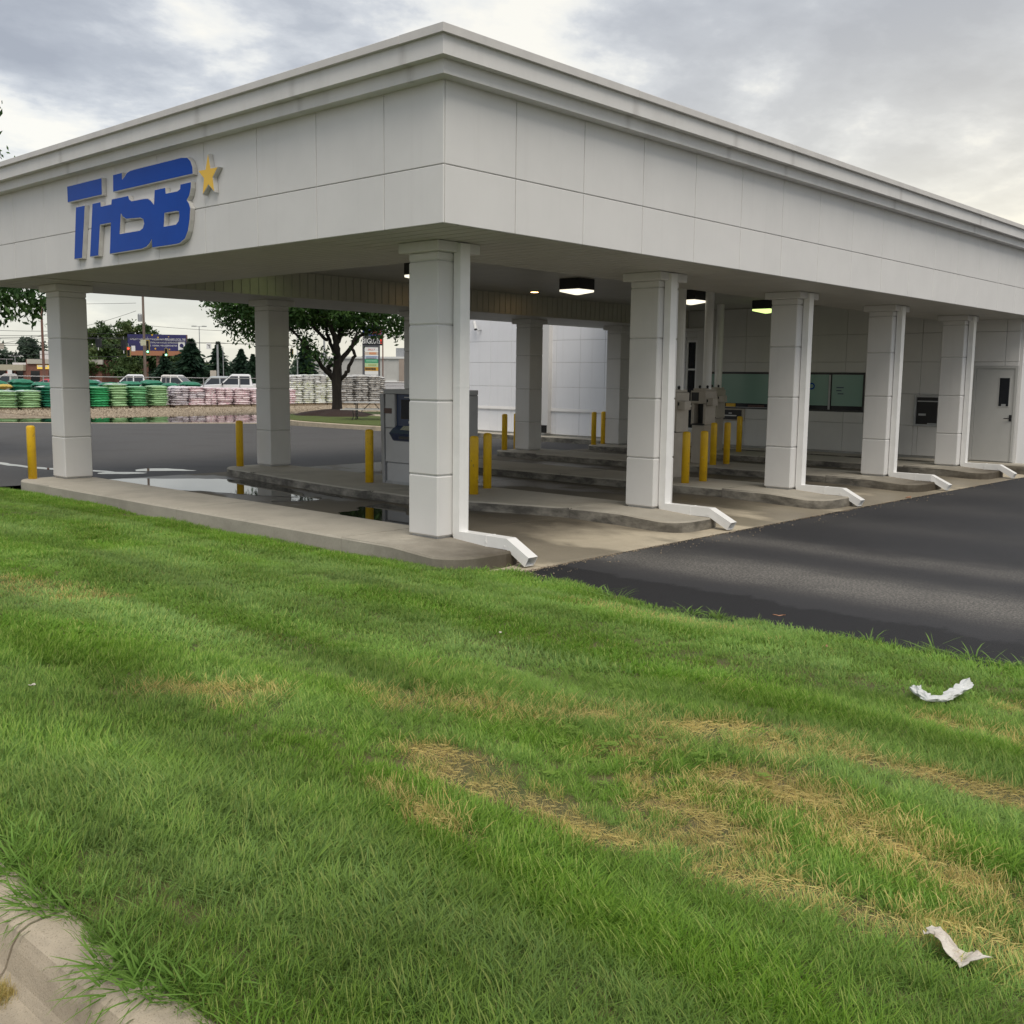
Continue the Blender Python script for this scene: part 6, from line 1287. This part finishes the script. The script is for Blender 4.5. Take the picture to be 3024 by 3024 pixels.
m = MB(); slab(m, P0+ux_*wl*.155, ux_, wl*.22, hh-2.0, hh-1.15, .05, .2); sg = m.build('shop_sign', glow('yellow_sign', (0.75, 0.52, 0.10), .35), s2)
m = MB(); slab(m, P0+ux_*wl*.165, ux_, wl*.13, hh-1.55, hh-1.2, .2, .24); m.build('sign_band', MT['white'], sg)
for f in (.06, .30): m = MB(); slab(m, P0+ux_*wl*f, ux_, wl*.12, -.1, hh-2.4, 0.0, .06); m.build('shop_window', MT['darkglass'], s2)
# ------------------------------------------------------------------ grass
def clump(seed, nb, rad, h, wd, lean, curl, wide=False):
    r = np.random.default_rng(seed); V = []; F = []; bl = []; tp_ = []
    for i in range(nb):
        a = r.random()*6.283; q = rad*r.random()**.5; bx, by = q*math.cos(a), q*math.sin(a)
        hh = h*(0.45+0.75*r.random()); w = wd*(0.6+0.8*r.random()); ln = lean*(0.3+r.random()); d = r.random()*6.283 if r.random() < .45 else a
        dx_, dy_ = math.cos(d), math.sin(d); f = r.random()*3.1416; wx, wy = math.cos(f)*w*.5, math.sin(f)*w*.5; o = len(V); rv = .3 if seed == 9 else r.random()
        for k, (t, ww) in enumerate(((0, 1), (.4, .95), (.75, .65))):
            s = ln*t+curl*t*t; x = bx+dx_*hh*s; y = by+dy_*hh*s; z = hh*t*(1-.28*min(1, ln*t+curl*t)**2); V += [(x-wx*ww, y-wy*ww, z), (x+wx*ww, y+wy*ww, z)]; bl += [rv]*2; tp_ += [t]*2
        s = ln+curl; V.append((bx+dx_*hh*s, by+dy_*hh*s, hh*(1-.35*min(1, s)**2))); bl.append(rv); tp_.append(1)
        F += [(o, o+1, o+3, o+2), (o+2, o+3, o+5, o+4), (o+4, o+5, o+6)]
    me = np_mesh('grass_clump', V, F, [MT['grass']])
    for n_, d_ in (('blade', bl), ('tip', tp_)): at = me.attributes.new(n_, 'FLOAT', 'POINT'); at.data.foreach_set('value', np.array(d_, np.float32))
    return me
gc = bpy.data.collections.new('grass_clumps')
specs = [(1, 50, .055, .050, .0023, .45, .30), (2, 50, .055, .042, .0023, .60, .35), (3, 50, .06, .058, .0025, .60, .45), (4, 44, .06, .040, .0026, .9, .6),     # near clumps
         (5, 56, .10, .046, .0045, .5, .3), (6, 56, .10, .040, .0048, .6, .35), (7, 56, .11, .050, .005, .65, .35), (8, 50, .11, .038, .005, .9, .6),       # far clumps
         (9, 12, .05, .085, .0070, 1.0, .8)]                                                                                             # broad-leaved weed
for i, s in enumerate(specs):
    o = bpy.data.objects.new('grass_clump_%d' % i, clump(*s)); gc.objects.link(o)
V = []; F = []
rc = np.random.default_rng(123)
for i in range(9):
    bx, by, hh = rc.normal(0, .035), rc.normal(0, .035), .045+.03*rc.random(); a0 = rc.random()*6.28
    for k in range(3):
        a = a0+k*2.094; c_, s_ = math.cos(a), math.sin(a); o = len(V); q = .013+.005*rc.random()
        V += [(bx, by, hh), (bx+c_*q-s_*q*.55, by+s_*q+c_*q*.55, hh+.003), (bx+c_*q*1.7, by+s_*q*1.7, hh+.001), (bx+c_*q+s_*q*.55, by+s_*q-c_*q*.55, hh+.003)]; F.append((o, o+1, o+2, o+3))
    o = len(V); V += [(bx, by, 0), (bx+.002, by, 0), (bx+.001, by, hh)]; F.append((o, o+1, o+2))
me = np_mesh('clover_clump', V, F, [MT['grass']])
for n_ in ('blade', 'tip'): at = me.attributes.new(n_, 'FLOAT', 'POINT'); at.data.foreach_set('value', np.full(len(V), .95 if n_ == 'tip' else .9, np.float32))
gc.objects.link(bpy.data.objects.new('grass_clump_9', me))
r = np.random.default_rng(77)
def vnoise(x, y, seed, s):
    rr = np.random.default_rng(seed); G = rr.random((64, 64)); u = x*s; v = y*s; i = np.floor(u).astype(int); j = np.floor(v).astype(int); fu = u-i; fv = v-j; fu = fu*fu*(3-2*fu); fv = fv*fv*(3-2*fv)
    g = lambda a, b: G[a % 64, b % 64]
    return (g(i, j)*(1-fu)+g(i+1, j)*fu)*(1-fv)+(g(i, j+1)*(1-fu)+g(i+1, j+1)*fu)*fv
DEAD = [([(-4.69, -4.51), (-4.73, -4.89), (-4.8, -5.18)], .085, .62), ([(-4.27, -4.32), (-4.36, -4.71), (-4.39, -5.01), (-4.34, -5.34), (-4.4, -5.62), (-4.33, -5.79)], .11, .85), ([(-3.54, -4.85), (-3.15, -5.02), (-2.85, -5.13), (-3.0, -5.44)], .22, .50), ([(-3.03, -4.88), (-2.66, -5.26), (-2.68, -5.46)], .12, .75),
        ([(-2.82, -5.66), (-2.67, -5.97), (-2.69, -6.6)], .14, .90), ([(-3.49, -5.61), (-3.56, -6.01), (-3.74, -6.38), (-3.84, -6.73)], .22, .62), ([(-4.65, -2.81), (-4.44, -3.21)], .22, .50), ([(-3.89, 0.69), (-3.71, 0.0)], .35, .42), ([(-4.33, -5.79), (-4.31, -6.09), (-4.3, -6.35), (-4.19, -6.83)], .16, .55), ([(-3.78, -5.31), (-4.0, -5.8), (-4.35, -6.11)], .2, .60), ([(-3.75, -3.66), (-3.35, -4.19), (-2.96, -4.58)], .3, .36), ([(-1.6, -5.6), (-1.75, -6.4)], .2, .45), ([(-0.7, -5.75), (-0.8, -6.6)], .2, .35), ([(-0.1, -1.9), (0.12, -3.5)], .22, .35)]
def seg_d(x, y, pl):
    best = np.full(x.shape, 1e9)
    for (ax_, ay_), (bx, by) in zip(pl[:-1], pl[1:]):
        dx_, dy_ = bx-ax_, by-ay_; t = np.clip(((x-ax_)*dx_+(y-ay_)*dy_)/(dx_*dx_+dy_*dy_+1e-9), 0, 1); best = np.minimum(best, np.hypot(x-ax_-t*dx_, y-ay_-t*dy_))
    return best
N0 = 230000
px = -6.08+6.95*r.random(N0); pyy = -8.0+30*r.random(N0)**1.0
cx_, cy_ = CAM.x, CAM.y; dep = (px-cx_)*fh.x+(pyy-cy_)*fh.y; lat = (px-cx_)*rh.x+(pyy-cy_)*rh.y
inside = (dep > 1.6) & (np.abs(lat) < dep*.54+.5)
px, pyy, dep = px[inside], pyy[inside], dep[inside]
dens = np.where(dep < 4.2, 760., np.where(dep < 6.2, 560., np.where(dep < 11, 300., 190.))); base_d = N0/(6.95*30)
# resample to the wanted density
rep = dens/base_d; k = np.floor(rep+r.random(len(rep))).astype(int); k = np.minimum(k, 2)
px = np.repeat(px, k)+r.normal(0, .02, k.sum()); pyy = np.repeat(pyy, k)+r.normal(0, .02, k.sum()); dep = np.repeat(dep, k)
def lawn_edge(y):
    b = np.interp(y, [-9, -5.3, -3.9, -2.2, -1.2, -0.2, 0.1, 0.45, 0.8], [1.0, .78, .62, .57, .68, .76, .60, .30, .19]); return b+np.where(y < 0, 0.09*(vnoise(y, y*0, 5, 3.1)-.5)*2, 0)
ok = (px < lawn_edge(pyy)) & (px > -6.075+0.05*(vnoise(pyy, pyy*0+3, 6, 4.0)-.5))
px, pyy, dep = px[ok], pyy[ok], dep[ok]; n = len(px)
wx = px+.18*(vnoise(px, pyy, 1, 2.2)-.5)+.06*(vnoise(px, pyy, 2, 7)-.5); wy = pyy+.35*(vnoise(px, pyy, 3, 2.0)-.5)
dead = np.zeros(n)
for pl, wdt, amp in DEAD:
    d_ = seg_d(wx, wy, pl); dead = np.maximum(dead, amp*np.exp(-(d_/wdt)**2))
patch = vnoise(px*1.0, pyy*.35, 9, 2.6); dead += .22*np.clip(patch-.55, 0, 1)*1.6*np.where(px < -4.7, .0, 1.0)+.10*vnoise(px, pyy, 12, 6)*np.where(px < -4.9, .3, 1.0)
dead = np.clip(dead*(.30+.75*vnoise(px, pyy, 10, 8)+.75*vnoise(px, pyy*.7, 20, 17)), 0, 1)
tint = np.clip(1.0*vnoise(px*1.0, pyy*.22, 14, 3.0)+.55*vnoise(px, pyy*.5, 15, 6.5)-.35+.22*np.sin(px*4.2+.6*np.sin(pyy*.8)), 0, 1)
tint = np.clip(tint-.45*np.clip((px+1.6)/1.6, 0, 1)*np.clip((pyy+1)/4, 0, 1), 0, 1)
scl = (.62+.55*vnoise(px, pyy*.3, 16, 2.6))*(.85+.3*r.random(n))*np.where(dead > .45, .72, 1.0)*np.where(px < -5.2, 1.22, 1.0)*np.where((px < -4.6) & (px > -5.75), 1.12, 1.0)
flat = np.clip(.12+.9*np.clip(dead-.25, 0, 1)*1.3+.45*np.clip(vnoise(px, pyy, 17, 2.4)-.5, 0, 1), 0, 1.0)
dirn = R(205)+1.6*(vnoise(px, pyy, 18, 1.5)-.5)+r.normal(0, .35, n)
rot = np.stack([np.zeros(n), flat*1.05, dirn], 1)    # tilt about y after the spin, then heading
kind = np.where(dep < 6.2, r.integers(0, 3, n), r.integers(4, 7, n)); kind = np.where(flat > .6, np.where(dep < 6.2, 3, 7), kind)
we = (px < -5.88) & (r.random(n) < .05) & (dep < 7); kind = np.where(we, 8, kind)
pz = lawn_z(px)+0.012*np.sin(px*2.1+pyy*0.9)+0.010*np.sin(pyy*2.7-px*1.3)-.004; 
# crab-grass hanging over the kerb and the tuft in the gutter
ex = []
for cx2, cy2, nn_, sp_ in ((-6.10, -4.80, 16, .07), (-6.09, -5.25, 26, .09), (-6.06, -5.40, 18, .08), (-6.08, -4.55, 10, .05), (-6.07, -4.2, 8, .06)):
    for q in range(nn_): ex.append((cx2+r.normal(0, .03), cy2+r.normal(0, sp_), .312, 8, 0.05, .35, .55+.3*r.random(), R(180)+r.normal(0, .7), .75))
for q in range(26): ex.append((-6.275+r.normal(0, .018), -4.93+r.normal(0, .02), .172, 0, .62+.3*r.random(), .4, .5*r.random(), r.random()*6.28, .55))
for yy_ in np.arange(-5.6, 2.0, .02): ex.append((-6.06+r.normal(0, .012), yy_, .305, 1, .35*r.random(), .3, .35, R(180)+r.normal(0, .5), .6))
for q in range(24): ex.append((-3.55+r.normal(0, .28), -5.15+r.normal(0, .35), float(lawn_z(-3.55))+.005, 9, .0, .3, .15*r.random(), r.random()*6.28, .5+.35*r.random()))
for q in range(60):
    yy_ = -6.5+6.4*r.random(); xx_ = float(lawn_edge(np.array([yy_]))[0])-.03+r.normal(0, .03); ex.append((xx_, yy_, float(lawn_z(xx_)), 1 if q % 3 else 8, .1, .8, .35*r.random(), r.random()*6.28, 1.15+.5*r.random()))
ex = np.array(ex)
band = np.clip(.62+.50*vnoise(px*1.0, pyy*.16, 24, 2.3)+.42*vnoise(px, pyy*.35, 25, 5.0)+.12*vnoise(px, pyy, 26, 12)-.06, .55, 1.35)
band = np.concatenate([band, np.full(len(ex), .95)])
P = np.concatenate([np.stack([px, pyy, pz], 1), ex[:, :3]]); kind = np.concatenate([kind, ex[:, 3]]).astype(np.int32); dead = np.concatenate([dead, ex[:, 4]]); tint = np.concatenate([tint, ex[:, 5]])
rot = np.concatenate([rot, np.stack([0*ex[:, 6], ex[:, 6], ex[:, 7]], 1)]); scl = np.concatenate([scl, ex[:, 8]])
gm = bpy.data.meshes.new('grass'); gm.vertices.add(len(P)); gm.vertices.foreach_set('co', P.astype(np.float32).ravel())
for nm, ty, da in (('dead', 'FLOAT', dead), ('tint', 'FLOAT', tint), ('size', 'FLOAT', scl), ('band', 'FLOAT', band), ('kind_index', 'INT', kind)):
    a = gm.attributes.new(nm, ty, 'POINT'); a.data.foreach_set('value', np.asarray(da, np.int32 if ty == 'INT' else np.float32))
a = gm.attributes.new('turn', 'FLOAT_VECTOR', 'POINT'); a.data.foreach_set('vector', rot.astype(np.float32).ravel())
go = stuff(add('grass', gm))
ng = bpy.data.node_groups.new('grass_scatter', 'GeometryNodeTree'); ng.interface.new_socket('Geometry', in_out='INPUT', socket_type='NodeSocketGeometry'); ng.interface.new_socket('Geometry', in_out='OUTPUT', socket_type='NodeSocketGeometry')
gn = ng.nodes.new; gi = gn('NodeGroupInput'); gout = gn('NodeGroupOutput'); iop = gn('GeometryNodeInstanceOnPoints'); ci = gn('GeometryNodeCollectionInfo')
ci.inputs['Collection'].default_value = gc; ci.inputs['Separate Children'].default_value = True; ci.inputs['Reset Children'].default_value = True
def attr(nm, ty):
    q = gn('GeometryNodeInputNamedAttribute'); q.data_type = ty; q.inputs['Name'].default_value = nm; return [s for s in q.outputs if s.name == 'Attribute' and s.enabled][0] if any(s.enabled and s.name == 'Attribute' for s in q.outputs) else q.outputs[0]
lk = ng.links.new
e2r = gn('FunctionNodeEulerToRotation'); lk(attr('turn', 'FLOAT_VECTOR'), e2r.inputs[0])
lk(gi.outputs[0], iop.inputs['Points']); lk(ci.outputs[0], iop.inputs['Instance']); iop.inputs['Pick Instance'].default_value = True
lk(attr('kind_index', 'INT'), iop.inputs['Instance Index']); lk(e2r.outputs[0], iop.inputs['Rotation']); lk(attr('size', 'FLOAT'), iop.inputs['Scale'])
lk(iop.outputs[0], gout.inputs[0])
mod = go.modifiers.new('scatter', 'NODES'); mod.node_group = ng
print('grass points', len(P))
